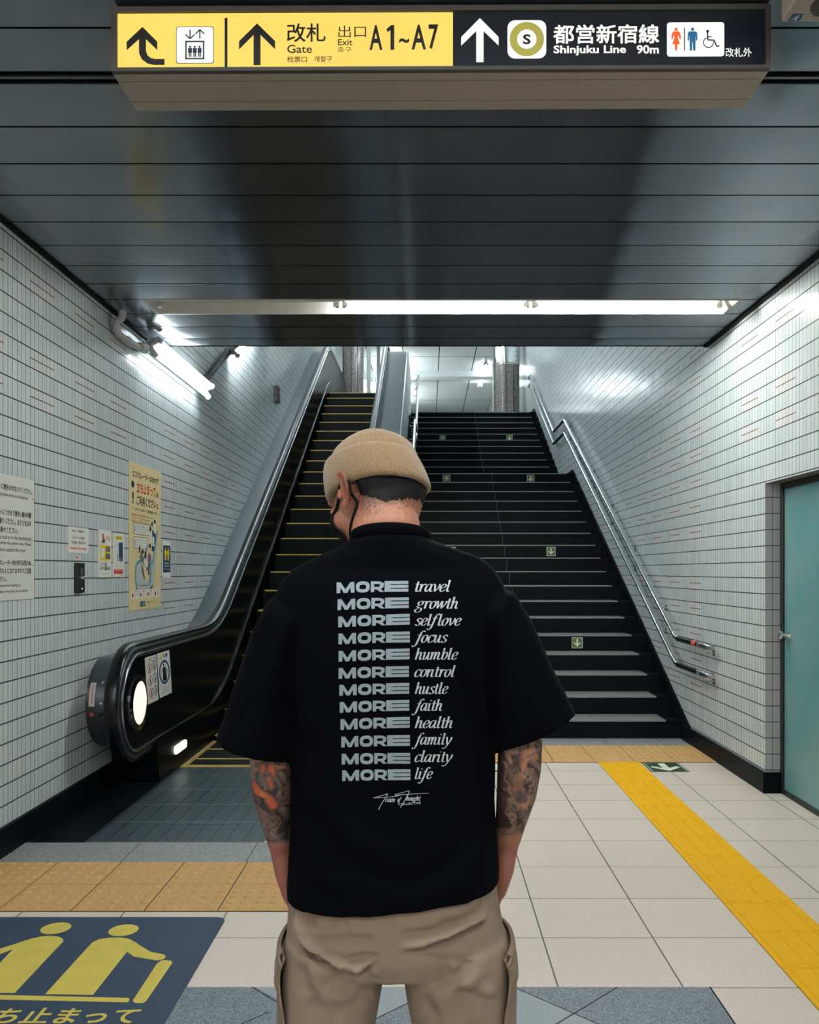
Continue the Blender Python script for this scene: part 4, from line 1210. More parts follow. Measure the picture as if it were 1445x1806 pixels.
# ------------------------------------------------------------------ handrails
def handrail(label, X, sgn, zc, cover, group=None):
    """sgn: side of the wall (+1 = wall to the right); zc = (low, landing, top) heights"""
    t = thing('handrail', label, 'handrail', (X, 10, zc[1]), group)
    ya, yb, yc, yd = 7.16, 13.08, 14.18, 17.45
    zl, zm, zt = zc
    R = .021
    corner = lambda p, q, r_, k=5: [tuple(Vector(q) + (Vector(p) - Vector(q)).normalized() * r_ * (1 - i / k) ** 1 * 1 if False else Vector(q).lerp(Vector(q), 0)) for i in range(1)]
    def seg(P): return smoothpts(P, 5, False)
    lower = [(X, ya, zl), (X, ya + .05, zl + .012), (X, ya + .12, zl + .045)] + [(X, yb - .06, zm - .028), (X, yb, zm - .003)]
    m = MB(); m.tube([(X, ya - .03, zl)] + lower, R, 14); m.build('rail', M['chrome'], t, smooth=True)
    m = MB(); m.tube([(X, yc, zm + .004), (X, yc + .08, zm + .04), (X, yd - .08, zt - .04), (X, yd, zt), (X, yd + .25, zt + .004)], R, 14)
    m.tube([(X, yd + .25, zt + .004), (X + sgn * .02, yd + .30, zt), (X + sgn * .055, yd + .31, zt - .01)], R, 14)
    m.build('rail', M['chrome'], t, smooth=True)
    m = MB(); m.tube([(X, yb, zm), (X, yc, zm)], R + .0015, 14); m.build('black_sleeve', M['rubber'], t, smooth=True)
    m = MB(); m.tube([(X, ya - .03, zl), (X, 6.60, zl)], R + .0015, 14); m.build('black_sleeve', M['rubber'], t, smooth=True)
    if cover:
        m = MB(); m.tube([(X, 6.72, zl), (X, 6.62, zl)], R + .0025, 14); m.build('braille_label', M['redpale'], t, smooth=True)
    m = MB(); m.tube([(X, 6.60, zl), (X, 6.40, zl), (X + sgn * .01, 6.36, zl), (X + sgn * .03, 6.34, zl)], R + .0006, 14)
    for y in (6.58, 6.545): m.tube([(X, y, zl), (X, y - .012, zl)], R + .003, 14)
    m.build('end_cap', M['steel'], t, smooth=True)
    wallx = X + sgn * .075
    for y in [6.46, 7.75, 8.9, 10.0, 11.1, 12.2, 12.95, 14.35, 15.3, 16.3, 17.3]:
        if y < ya: z = zl
        elif y < yb: z = zl + (zm - zl) * (y - ya) / (yb - ya)
        elif y < yc: z = zm
        else: z = zm + (zt - zm) * (y - yc) / (yd - yc)
        m = MB()
        m.tube(seg([(X, y, z - R * .6), (X + sgn * .003, y, z - .04), (X + sgn * .03, y, z - .052), (wallx, y, z - .052)]), .007, 8)
        m.tube([(wallx - sgn * .006, y, z - .052), (wallx, y, z - .052)], .026, 16)
        m.build('bracket', M['steel'], t, smooth=True)
    return t
RX = XR - .075
handrail('upper steel handrail on the white tiled wall right of the stairs', RX, 1, (.84, 3.66, 5.30), True)
handrail('lower steel handrail on the white tiled wall right of the stairs', RX, 1, (.63, 3.465, 5.13), False)
handrail('upper steel handrail between stairs and escalator', ST0 + .075 + .06, -1, (.84, 3.66, 5.30), False)
handrail('lower steel handrail between stairs and escalator', ST0 + .075 + .06, -1, (.63, 3.465, 5.13), False)

# ================================================================== ESCALATOR
es = thing('escalator', 'black escalator with yellow edged steps climbing along the left wall', 'escalator', (-1.3, 6.2, 0))
B0, B1 = 7.54, 15.95
def sm(y, c, r=.45):                          # smooth ramp max(0,y-c)
    d = y - c
    return 0 if d < -r else (d if d > r else (d + r) ** 2 / (4 * r))
def prof(y, lo, hi):
    s = (hi - lo) / (B1 - B0)
    return lo + s * (sm(y, B0) - sm(y, B1))
YS = [5.45 + .1 * k for k in range(0, 18)] + [7.2 + .08 * k for k in range(0, 12)] + [8.2 + .8 * k for k in range(0, 9)] + [15.0 + .1 * k for k in range(0, 16)] + [17.0, 19.0]
def yzprism(name, mat, x0, x1, top, bot, parent, front=None, ys=YS, bevel=0):
    """solid between two profiles, x0..x1, optional half round front end (yc, zc, r)"""
    P = []
    if front:
        yc, zc_, r = front
        ys = [y for y in ys if y > yc + .02]
        P += [(yc + r * math.cos(math.radians(a)), zc_ + r * math.sin(math.radians(a))) for a in range(90, 271, 10)]
    up = [(y, top(y)) for y in ys]; dn = [(y, bot(y)) for y in ys]
    m = MB()
    if front:
        # fan of the round end
        k = len(P) // 2
        for i in range(k):
            a, b, c, d = P[i], P[i + 1], P[-2 - i], P[-1 - i]
            for x in (x0, x1): m.quad((x, *a), (x, *b), (x, *c), (x, *d))
        for a, b in zip(P[:-1], P[1:]): m.quad((x0, *a), (x0, *b), (x1, *b), (x1, *a))
        up = [P[0]] + up; dn = [P[-1]] + dn
    for i in range(len(up) - 1):
        for x in (x0, x1): m.quad((x, *up[i]), (x, *up[i + 1]), (x, *dn[i + 1]), (x, *dn[i]))
        m.quad((x0, *up[i]), (x0, *up[i + 1]), (x1, *up[i + 1]), (x1, *up[i]))
        m.quad((x0, *dn[i]), (x0, *dn[i + 1]), (x1, *dn[i + 1]), (x1, *dn[i]))
    m.quad((x0, *up[-1]), (x1, *up[-1]), (x1, *dn[-1]), (x0, *dn[-1]))
    if not front: m.quad((x0, *up[0]), (x1, *up[0]), (x1, *dn[0]), (x0, *dn[0]))
    return m.build(name, mat, parent, merge=True, smooth=True)
hand = lambda y: prof(y, .94, 5.57)
trim = lambda y: prof(y, .285, 4.91)
deck = lambda y: prof(y, .85, 5.47)
NOS = lambda y: .56 * (sm(y, 7.28, .5) - sm(y, 15.31, .5))
NC, NR = (5.42, .58), .36               # newel centre, radius
def newel_path(off, y_end=19.0):
    r = NR + off
    P = [(6.05, NC[1] - r), (5.7, NC[1] - r)]
    P += [(NC[0] + r * math.cos(math.radians(a)), NC[1] + r * math.sin(math.radians(a))) for a in range(270, 89, -9)]
    P += [(y, hand(y) + off) for y in YS if y > 5.5 and y <= y_end]
    return P
for side in (-1, 1):
    cx = -1.30
    X = lambda d: cx + side * d            # distance from the escalator axis
    # inner panel
    o = yzprism('balustrade_panel', M['blk_panel'], X(.50), X(.53), lambda y: hand(y) - .035, trim, es, (NC[0], NC[1], NR - .035))
    if side < 0: panel = o
    # panel joints
    for y in (5.86, 6.98, 8.5, 10.3, 12.1, 13.9):
        s = .10; m = MB()
        m.quad((X(.499), y, trim(y) + .01), (X(.499), y + .006, trim(y) + .01), (X(.499), y - s * .9 + .006, hand(y - s) - .05), (X(.499), y - s * .9, hand(y - s) - .05))
        m.build('panel_joint', M['steel_dk'], es)
    # steel guide under the handrail and lower trim
    m = MB(); m.tube([(X(.518), y, z) for y, z in newel_path(-.040)], .030, 10, ry=.022, up=(1, 0, 0)); m.build('handrail_guide', M['steel_dk'], es, smooth=True)
    m = MB(); m.tube([(X(.542), y, z) for y, z in newel_path(-.006)], .020, 16, ry=.042, up=(1, 0, 0)); m.build('handrail', M['rubber'], es, smooth=True)
    P = [(y, hand(y) - .068) for y in YS if y >= 5.5][::-1] + [(NC[0] + .295 * math.cos(math.radians(a)), NC[1] + .295 * math.sin(math.radians(a))) for a in range(90, 271, 9)] + [(y, trim(y)) for y in YS if y >= 5.5]
    m = MB(); m.tube([(X(.495), *p) for p in P], .011, 10, ry=.009, up=(1, 0, 0)); m.build('trim_strip', M['steel'], es, smooth=True)
    # skirt below the trim and black base
    m = MB()
    ys = [y for y in YS if y >= 5.74]
    for a, b in zip(ys[:-1], ys[1:]):
        m.quad((X(.462), a, max(-.02, NOS(a) - .35)), (X(.462), b, max(-.02, NOS(b) - .35)), (X(.485), b, trim(b)), (X(.485), a, trim(a)))
    m.quad((X(.462), 5.74, -.0), (X(.485), 5.74, trim(5.74)), (X(.78), 5.74, trim(5.74)), (X(.78), 5.74, 0))
    m.quad((X(.485), 5.74, trim(5.74)), (X(.485), 7.0, trim(7.0)), (X(.6), 7.0, trim(7.0)), (X(.6), 5.74, trim(5.74)))
    m.build('skirt', M['blk_panel'], es)
    # outer casing
    x_out = XL + .0005 if side < 0 else -.375
    yzprism('casing', M['steel_dk'] if side < 0 else M['deck_paint'], X(.60), x_out, deck, lambda y: max(.0, prof(y, .28, 4.7) - .45) if y > 8.2 else .29, es, (5.58, .57, .28))
    m = MB()
    m.box(min(X(.60), x_out), max(X(.60), x_out), 5.85, 8.3, 0, .30); m.build('base', M['blk'], es)
    m = MB()
    ys = [y for y in YS if y >= 5.6]
    for a, b in zip(ys[:-1], ys[1:]): m.quad((X(.53), a, hand(a) - .055), (X(.53), b, hand(b) - .055), (X(.605), b, deck(b)), (X(.605), a, deck(a)))
    m.build('deck_cover', M['steel'] if side < 0 else M['deck_paint'], es)
    if side > 0:
        # outer cladding facing the stairs
        m = MB()
        for a, b in zip(ys[:-1], ys[1:]):
            m.quad((x_out + .002, a, 0), (x_out + .002, b, 0), (x_out + .002, b, deck(b) - .01), (x_out + .002, a, deck(a) - .01))
        m.build('outer_cladding', M['white_paint'], es)
        m = MB(); m.tube([(x_out, y, deck(y) + .004) for y in ys], .02, 8, ry=.012, up=(1, 0, 0)); m.build('trim_strip', M['steel'], es, smooth=True)
    # skirt lamp
    m = MB()
    P = []
    for a in range(0, 360, 15):
        s = .03; P.append((6.235 + (.115 if math.cos(math.radians(a)) > 0 else -.115) + s * math.cos(math.radians(a)), .138 + s * math.sin(math.radians(a))))
    m.prism([(X(.474 if True else .46), y, z) for y, z in P], (side * -.014, 0, 0)); m.build('skirt_lamp', M['lamp_skirt'], es)

# round lamp of the left newel
XP = -1.80
def disc(name, mat, r0, r1, x, th, parent):
    m = MB(); n = 40
    for k in range(n):
        a, b = 2 * PI * k / n, 2 * PI * (k + 1) / n
        p = lambda r, t, xx: (xx, 5.425 + r * math.cos(t), .575 + r * math.sin(t))
        if r0 > 0:
            m.quad(p(r0, a, x + th), p(r1, a, x), p(r1, b, x), p(r0, b, x + th))
            m.quad(p(r1, a, x), p(r1, b, x), p(r1, b, x - .004), p(r1, a, x - .004))
        else: m.poly([p(r1, a, x + th), p(r1, b, x + th), (x + th + .012, 5.425, .575)])
    return m.build(name, mat, parent, merge=True, smooth=True)
rl = disc('newel_lamp', M['lamp_round'], 0, .136, XP + .008, .0, es)
disc('lamp_ring', M['chrome'], .134, .172, XP + .006, .008, rl)
# safety stickers on the newel panel
def stick(y0, y1, lean, zt, zb, name):
    Wf = Face2D(lambda u, v, l: Vector((XP + .0012 + l, y0 + (y1 - y0) * u + lean * v, zt + (zb - zt) * v)))
    m = MB(); Wf.rect(m, 0, 0, 1, 1, 0, .04, .4); o = m.build('safety_sticker', M['board'], es)
    return o, Wf
def sadd(o, name, mat, fn):
    m = MB(); fn(m); m.build(name, mat, o)
o, W = stick(5.545, 5.775, .055, .842, .535, 'a')
CI = [(.33, .25), (.75, .22), (.36, .52), (.78, .49), (.40, .79), (.80, .76)]
sadd(o, 'red_ring', M['red'], lambda m: [W.ring(m, c[0], c[1], .19, .105, .82, .0006, 30) for c in CI[::2]])
sadd(o, 'blue_ring', M['blue_ink'], lambda m: [W.ring(m, c[0], c[1], .19, .105, .82, .0006, 30) for c in CI[1::2]])
sadd(o, 'figure', M['blk_ink'], lambda m: [(W.ell(m, c[0], c[1] - .045, .03, .018, .0006), W.line(m, [(c[0] - .01, c[1] - .03), (c[0] + .02, c[1] + .02), (c[0] + .06, c[1] + .06)], .06, .0006, .45), W.line(m, [(c[0] + .02, c[1] + .02), (c[0] - .05, c[1] + .065)], .04, .0006, .45)) for c in CI])
sadd(o, 'lettering', M['blk_ink'], lambda m: (W.text(m, '安全にご利用', .28, .045, .92, .075, .0006, .02), W.text(m, 'いただくため', .28, .095, .88, .122, .0006, .02), [W.text(m, 'お願い', c[0] - .12, c[1] + .115, c[0] + .12, c[1] + .132, .0006) for c in CI]))
sadd(o, 'warning_mark', M['yel_ink'], lambda m: W.poly(m, [(.1, .12), (.24, .115), (.17, .05)], .0006))
o, W = stick(5.79, 6.07, .065, .845, .54, 'b')
sadd(o, 'warning_mark', M['yel_ink'], lambda m: W.poly(m, [(.2, .15), (.40, .145), (.29, .055)], .0006))
sadd(o, 'lettering', M['blk_ink'], lambda m: (W.text(m, '注意', .46, .05, .82, .135, .0006, .03), W.text(m, '手すりにおつかまりください', .18, .80, .78, .822, .0006), W.text(m, '黄色い線の内側にお乗りください', .18, .85, .86, .872, .0006), W.text(m, '小さなお子さまはご注意ください', .18, .90, .86, .92, .0006)))
sadd(o, 'blue_ring', M['blue_ink'], lambda m: W.ring(m, .5, .46, .42, .275, .80, .0006, 40))
sadd(o, 'figure', M['blk_ink'], lambda m: (W.ell(m, .46, .29, .05, .035, .0006), W.poly(m, [(.38, .34), (.56, .34), (.64, .46), (.66, .62), (.34, .62), (.36, .46)], .0006), W.line(m, [(.40, .36), (.28, .46)], .03, .0006, .5), W.line(m, [(.58, .36), (.76, .48)], .03, .0006, .5), W.ell(m, .5, .62, .16, .045, .0006)))
# labels and screws on the steel casing of the newel
m = MB(); cy, cz, cr = 5.58, .57, .2815
def cas(x, a): return (x, cy + cr * math.cos(math.radians(a)), cz + cr * math.sin(math.radians(a)))
for k in range(6): m.quad(cas(-2.06, 150 + 5 * k), cas(-2.06, 155 + 5 * k), cas(-2.025, 155 + 5 * k), cas(-2.025, 150 + 5 * k))
o = m.build('warning_label', M['paper'], es)
m = MB(); m.quad(cas(-2.052, 153), cas(-2.052, 177), cas(-2.033, 177), cas(-2.033, 153)); cr = .283
m.v = []; m.f = []; m.m = []
for k in range(12): m.quad(cas(-2.047, 153 + 2 * k), cas(-2.047, 154.1 + 2 * k), cas(-2.037 - .003 * (k % 2), 154.1 + 2 * k), cas(-2.037 - .003 * (k % 2), 153 + 2 * k))
m.build('lettering', M['redpale'], o)
for nm, mat, x, a in (('red_arrow_mark', M['redpale'], -2.042, 190), ('key_hole', M['blk'], -1.985, 190), ('screw', M['chrome'], -1.985, 176), ('screw', M['chrome'], -1.985, 150)):
    m = MB(); p = Vector(cas(x, a)); d = Vector((0, math.cos(math.radians(a)), math.sin(math.radians(a))))
    m.tube([p - d * .002, p + d * .003], .014 if nm != 'screw' else .007, 14); m.build(nm, mat, es)

# steps
SX0, SX1 = -1.755, -.845
k = 0
y = 6.21
m = MB(); m.box(-1.76, -.84, 4.475, 6.19, -.01, .004); m.build('floor_plate', plate_mat(), es)
m = MB(); m.box(-1.76, -.84, 6.185, 6.22, -.005, .008); m.build('comb_edge', M['step_y'], es)
tread = .354
ny = [6.235, 6.46, 6.81] + [7.164 + tread * i for i in range(26)]
def nz(y): return .008 * 0 + .56 * (sm(y + .12, 7.28, .3) - sm(y + .12, 15.45, .3))
for i in range(len(ny) - 1):
    ya, yb = ny[i], ny[i + 1]
    za = max(0.001, nz(ya)) if i > 2 else .001 + .0004 * i
    zp = (max(0.001, nz(ny[i - 1])) if i > 3 else 0) - .05
    m = MB(); m.mi = 0
    m.box(SX0, SX1, ya, yb + .03, zp, za)
    # cleated riser
    m.mi = 1
    m.box(SX0 + .02, SX1 - .02, ya - .001, ya + .034, za - .011, za + .0012)
    m.box(SX0, SX0 + .034, ya + .002, yb - .002, za - .002, za + .0012)
    m.box(SX1 - .034, SX1, ya + .002, yb - .002, za - .002, za + .0012)
    m.build('step', [M['step_blk'], M['step_y']], es)
# ================================================================== THE PERSON
PYD = 1.5                                    # distance of the person from the viewer
per = thing('person', 'person from behind in beige beanie, black printed T-shirt and khaki trousers, hands in pockets', 'person', (-.06, PYD, 0))
def temp_obj(mb):
    me = bpy.data.meshes.new('tmp'); me.from_pydata(mb.v, [], mb.f)
    bm = bmesh.new(); bm.from_mesh(me)
    bmesh.ops.recalc_face_normals(bm, faces=bm.faces); bm.to_mesh(me); bm.free()
    o = bpy.data.objects.new('tmp', me); COL.objects.link(o)
    return o
def remesh(mb, voxel, smooth_it=4, fac=.5):
    """one continuous surface grown round overlapping closed shapes"""
    o = temp_obj(mb)
    md = o.modifiers.new('r', 'REMESH'); md.mode = 'VOXEL'; md.voxel_size = voxel; md.adaptivity = 0
    if smooth_it:
        s = o.modifiers.new('s', 'SMOOTH'); s.factor = fac; s.iterations = smooth_it
    dg = bpy.context.evaluated_depsgraph_get(); dg.update()
    me = bpy.data.meshes.new_from_object(o.evaluated_get(dg))
    src = o.data; bpy.data.objects.remove(o); bpy.data.meshes.remove(src)
    return me
def getco(me):
    a = np.empty(len(me.vertices) * 3, 'f'); me.vertices.foreach_get('co', a); return a.reshape(-1, 3)
def setco(me, a):
    me.vertices.foreach_set('co', np.ascontiguousarray(a, 'f').ravel()); me.update()
def getno(me):
    a = np.empty(len(me.vertices) * 3, 'f'); me.vertices.foreach_get('normal', a); return a.reshape(-1, 3)
def topx(co): return VX + co[:, 0] / co[:, 1] * F, VY - (co[:, 2] - EYE) / co[:, 1] * F
def ering(c, u, v, a, b, n=40, p=2.4):
    c, u, v = Vector(c), Vector(u), Vector(v); R = []
    for k in range(n):
        t = 2 * PI * k / n; ct, st_ = math.cos(t), math.sin(t)
        R.append(c + u * (a * math.copysign(abs(ct) ** (2 / p), ct)) + v * (b * math.copysign(abs(st_) ** (2 / p), st_)))
    return R
def sring(pxl, pxr, py, b, Y=PYD, py_r=None, yc=None, p=2.4):
    """horizontal ring whose silhouette spans pixel columns pxl..pxr"""
    A = at(pxl, py, Y); B = at(pxr, py if py_r is None else py_r, Y)
    c = (A + B) / 2
    if yc is not None: c.y = yc
    u = (B - A).normalized()
    return ering(c, u, Vector((0, 1, 0)), (B - A).length / 2, b, 44, p)
def limb(mb, pts, radii, n=18):
    """tapered limb with rounded ends"""
    mb.tube(pts, radii, n)
    mb.ball(pts[0], radii[0], 14, 9); mb.ball(pts[-1], radii[-1], 14, 9)

# ---- head frame
YAW, PITCH = math.radians(46), math.radians(-21)
HC = Vector((-.090, 1.535, 1.528))
RH = Matrix.Rotation(YAW, 3, 'Z') @ Matrix.Rotation(PITCH, 3, 'X')
def H(x, y, z): return HC + RH @ Vector((x, y, z))
def hb(mb, c, r, M2=None): mb.ball(H(*c), r, 24, 16, RH @ M2 if M2 else RH)

body = MB()
hb(body, (0, -.005, .022), (.069, .085, .070))
hb(body, (0, .030, -.045), (.055, .058, .068))
hb(body, (0, .012, .0), (.066, .072, .075))
hb(body, (0, .066, -.096), (.022, .020, .018))
for s in (-1, 1):
    hb(body, (s * .034, .050, -.032), (.028, .032, .028))
    hb(body, (s * .046, .004, -.066), (.020, .030, .032))
    hb(body, (s * .026, .046, -.085), (.020, .030, .018))
    hb(body, (s * .030, .079, -.004), (.014, .010, .008))
    hb(body, (s * .008, .097, -.040), (.008, .010, .008))
    # ear: tilted plate, raised helix, antihelix, lobe
    tilt_ = Matrix.Rotation(s * math.radians(22), 3, 'Z')
    hb(body, (s * .0785, -.006, .000), (.0050, .016, .026), tilt_)
    E0 = lambda y, z, o=0: H(s * (.0775 + .0045 - (y + .004) * .42 + o), y - .003, z)
    hel = [(.013, -.004), (.015, .008), (.012, .020), (.003, .0275), (-.008, .0265), (-.017, .018), (-.0195, .006), (-.017, -.008), (-.011, -.019), (-.004, -.027)]
    body.tube([E0(*p) for p in smoothpts(hel, 4, False)], .0042, 8)
    anti = [(-.006, .017), (-.011, .006), (-.010, -.006), (-.003, -.014)]
    body.tube([E0(*p) for p in smoothpts(anti, 3, False)], .0033, 8)
    hb(body, (s * .0790, .001, -.026), (.005, .009, .009), tilt_)
    hb(body, (s * .0755, .013, -.005), (.005, .005, .007))
hb(body, (0, .078, .014), (.046, .016, .012))
body.tube([H(0, .080, .012), H(0, .092, -.012), H(0, .103, -.032)], [.007, .009, .012], 14); hb(body, (0, .103, -.034), (.012, .012, .010))
hb(body, (0, .083, -.064), (.022, .012, .007)); hb(body, (0, .081, -.074), (.020, .012, .007))
# neck
nb = at(684, 985, 1.475)
limb(body, [nb + Vector((0, 0, -.05)), nb, at(681, 940, 1.487), at(679, 905, 1.505), H(.004, -.03, -.02)], [.060, .062, .060, .0585, .056], 26)
# trapezius, shoulders, torso, hips
limb(body, [at(684, 985, 1.47), at(610, 1040, 1.48), at(545, 1085, 1.49)], [.045, .046, .044])
limb(body, [at(684, 985, 1.47), at(780, 1040, 1.48), at(850, 1088, 1.49)], [.045, .046, .044])
body.loft([sring(*a) for a in ((600, 770, 985, .07), (540, 850, 1040, .095), (528, 858, 1120, .108), (535, 850, 1250, .105), (545, 840, 1380, .098), (535, 855, 1500, .100), (528, 868, 1600, .108), (535, 860, 1680, .095))])
# legs and feet (inside trousers and shoes, below the frame)
for (a, b, c, d) in ((590, 592, 575, 560), (800, 802, 820, 835)):
    hx = at(a, 1640, 1.5); kx = at(b, 1960, 1.49); ax_ = at(c, 2330, 1.51)
    limb(body, [hx, hx.lerp(kx, .5), kx, kx.lerp(ax_, .35), ax_], [.078, .070, .052, .053, .036])
    body.ball((ax_.x, 1.49, .055), (.040, .050, .042)); limb(body, [(ax_.x, 1.51, .05), (ax_.x * 1.02, 1.62, .045), (ax_.x * 1.03, 1.68, .04)], [.038, .036, .030])
# arms: upper arm inside the sleeve, forearm in view, wrist, hand in the front pocket
ARMS = {
 'l': ([(540, 1095, 1.49), (500, 1205, 1.475), (477, 1320, 1.465), (479, 1360, 1.475), (481, 1400, 1.49), (488, 1450, 1.515), (496, 1488, 1.535)], [.043, .041, .0355, .0360, .0335, .0265, .0225]),
 'r': ([(856, 1100, 1.49), (896, 1205, 1.475), (918, 1315, 1.465), (916, 1355, 1.475), (911, 1400, 1.49), (901, 1450, 1.515), (895, 1480, 1.535)], [.043, .042, .0375, .0370, .0340, .0265, .0235])}
for k, (P, R) in ARMS.items():
    pts = [at(*p) for p in P]
    limb(body, pts, R, 24)
    w_ = pts[-1]
    s = 1 if k == 'l' else -1
    hp = (at(505, 1535, 1.56), at(514, 1568, 1.578), at(524, 1596, 1.59)) if k == 'l' else (at(887, 1530, 1.56), at(878, 1563, 1.578), at(868, 1592, 1.59))
    palm = [w_, w_.lerp(hp[0], .5), hp[0], hp[1]]
    body.tube(palm, [.022, .021, .020, .017], 16, ry=[.019, .024, .032, .034], up=(0, 1, 0)); body.ball(palm[-1], (.016, .030, .016))
    # four fingers of different lengths curling down in the pocket, thumb from the side of the palm
    for i, (dy, L) in enumerate(((.026, .070), (.009, .080), (-.009, .074), (-.025, .058))):
        k0 = hp[1] + Vector((0, dy, -.004)); dr_ = (hp[2] - hp[1]).normalized()
        a1 = k0 + dr_ * L * .5; a2 = a1 + (dr_ + Vector((s * .35, 0, .05))).normalized() * L * .3; a3 = a2 + (dr_ + Vector((s * .8, 0, .2))).normalized() * L * .22
        limb(body, [k0, a1, a2, a3], [.0092, .0088, .0080, .0068], 10)
    t0 = w_.lerp(hp[0], .45) + Vector((0, .018, 0)); limb(body, [t0, t0 + Vector((s * .006, .022, -.026)), t0 + Vector((s * .012, .024, -.056)), t0 + Vector((s * .016, .020, -.074))], [.013, .0115, .0098, .008], 10)
me = remesh(body, .0026, 3, .5)
co = getco(me); no = getno(me)
px, py = topx(co)
# ---- skin colour, stubble and tattoo ink as painted attributes
n = len(co)
colr = np.tile(np.array([.35, .168, .105], 'f'), (n, 1))
handm = np.clip((py - 1486) / 12, 0, 1) * (co[:, 2] > .7) * ((px < 520) | (px > 868))
colr = colr * (1 - handm[:, None]) + np.array([.31, .115, .088], 'f') * handm[:, None]
hl = (co - np.array(HC)) @ np.array(RH)           # head-local coordinates
ear = (np.abs(hl[:, 0]) > .0775) & (np.abs(hl[:, 2]) < .04) & (np.abs(hl[:, 1]) < .03)
colr[ear] = (.38, .135, .085)
# close-cropped hair fading into the neck
rs = np.random.RandomState(1)
nap = (hl[:, 1] < -.02 + .0 * hl[:, 2]) & (co[:, 2] > 1.45)
fade = np.clip((hl[:, 2] + .060 + .007 * rs.randn(n)) / .026, 0, 1) * np.clip((-hl[:, 1] - .012 + .006 * rs.randn(n)) / .02, 0, 1) * (co[:, 2] > 1.45)
side = np.clip((hl[:, 2] + .004 + .006 * rs.randn(n)) / .014, 0, 1) * (np.abs(hl[:, 0]) > .05) * (hl[:, 1] < .048) * (hl[:, 1] > .008) * (~ear)
fade = np.maximum(fade, side * .8)
colr = colr * (1 - fade[:, None] * .9) + np.array([.012, .010, .010], 'f') * fade[:, None] * .9
# beard shadow along the jaw
jaw = np.clip((-hl[:, 2] - .045 + .008 * rs.randn(n)) / .03, 0, 1) * (hl[:, 1] > .0) * .25
colr = colr * (1 - jaw[:, None]) + np.array([.16, .09, .07], 'f') * jaw[:, None]
ink = ((py > 1180) & (py < 1489) & (co[:, 2] > .7) & ((px < 522) | (px > 864))).astype('f')
cut = np.where(px < 600, 1487 + (px - 490) * -.05, 1474 + (px - 895) * -.08)
ink *= np.clip((cut - py) / 5, 0, 1)
base_l = np.array([.15, .115, .095], 'f'); base_r = np.array([.20, .125, .085], 'f')
L_ = (px < 600) & (ink > 0); R_ = (px > 700) & (ink > 0)
colr[L_] = base_l; colr[R_] = base_r
def inpoly(P):
    x, y = px, py; r = np.zeros(n, bool); k = len(P)
    for i in range(k):
        (x1, y1), (x2, y2) = P[i], P[(i + 1) % k]
        c = ((y1 > y) != (y2 > y)) & (x < (x2 - x1) * (y - y1) / ((y2 - y1) or 1e-9) + x1)
        r ^= c
    return r
back = no[:, 1] < .25
AL = lambda P: [(400 + x / 5.015, 1280 + y / 5.015) for x, y in P]
AR = lambda P: [(840 + x / 5.015, 1280 + y / 5.015) for x, y in P]
for P, c, inkv in (
    ([(352, 380), (400, 320), (440, 390), (430, 445), (380, 425)], (.40, .10, .03), .15), ([(365, 430), (410, 500), (418, 550), (385, 560), (355, 480)], (.40, .11, .035), .15),
    ([(300, 340), (345, 350), (325, 430), (290, 400)], (.38, .11, .04), .15), ([(410, 320), (450, 350), (530, 360), (530, 382), (460, 378), (420, 350)], (.42, .17, .05), .15),
    ([(230, 470), (320, 570), (420, 640), (462, 710), (400, 750), (345, 680), (330, 640), (260, 620), (225, 560)], (.43, .085, .03), .12), ([(300, 570), (370, 600), (330, 640), (290, 620)], (.42, .15, .05), .15),
    ([(260, 690), (330, 760), (385, 850), (360, 870), (300, 790), (255, 730)], (.30, .12, .10), .35), ([(280, 470), (345, 450), (350, 540), (290, 530)], (.055, .085, .08), .3),
    ([(215, 230), (340, 250), (300, 310), (215, 360)], (.26, .16, .14), .4), ([(450, 400), (540, 420), (520, 520), (440, 500)], (.10, .10, .07), .6)):
    m_ = inpoly(AL(P)) & back & L_
    colr[m_] = c; ink[m_] = inkv
for P, c, inkv in (
    ([(400, 220), (520, 190), (560, 300), (470, 290), (430, 400), (420, 560), (390, 500), (410, 300)], (.36, .17, .10), .2), ([(255, 215), (380, 215), (370, 245), (300, 260), (330, 330), (300, 345), (260, 260)], (.34, .20, .16), .25),
    ([(330, 430), (410, 410), (430, 600), (360, 640), (310, 560)], (.20, .115, .08), .3), ([(420, 640), (500, 600), (450, 740), (380, 730), (370, 690), (440, 690)], (.34, .175, .11), .25),
    ([(345, 250), (410, 240), (405, 340), (350, 380), (325, 420), (300, 380)], (.022, .028, .036), .4), ([(340, 590), (400, 570), (460, 650), (430, 690), (350, 660)], (.020, .024, .030), .4),
    ([(195, 170), (250, 200), (230, 320), (290, 420), (270, 640), (260, 900), (150, 870), (190, 700)], (.030, .030, .032), .6)):
    m_ = inpoly(AR(P)) & back & R_
    colr[m_] = c; ink[m_] = inkv
def pdist(P, closed=True):
    d = np.full(n, 1e9); k = len(P)
    for i in range(k if closed else k - 1):
        (x1, y1), (x2, y2) = P[i], P[(i + 1) % k]
        dx, dy = x2 - x1, y2 - y1; ll = dx * dx + dy * dy + 1e-9
        t = np.clip(((px - x1) * dx + (py - y1) * dy) / ll, 0, 1)
        d = np.minimum(d, np.hypot(px - x1 - t * dx, py - y1 - t * dy))
    return d
def scroll(P, arm, c, wd, closed=False):
    m_ = (pdist(P, closed) < wd) & back & arm
    colr[m_] = c; ink[m_] = .1
DK = (.010, .011, .012)
for P in ([(352, 380), (400, 320), (440, 390), (430, 445), (380, 425)], [(365, 430), (410, 500), (418, 550), (385, 560), (355, 480)], [(300, 340), (345, 350), (325, 430), (290, 400)],
          [(230, 470), (320, 570), (420, 640), (462, 710), (400, 750), (345, 680), (330, 640), (260, 620), (225, 560)]):
    scroll(AL(smoothpts(P, 4)), L_, DK, 1.5, True)
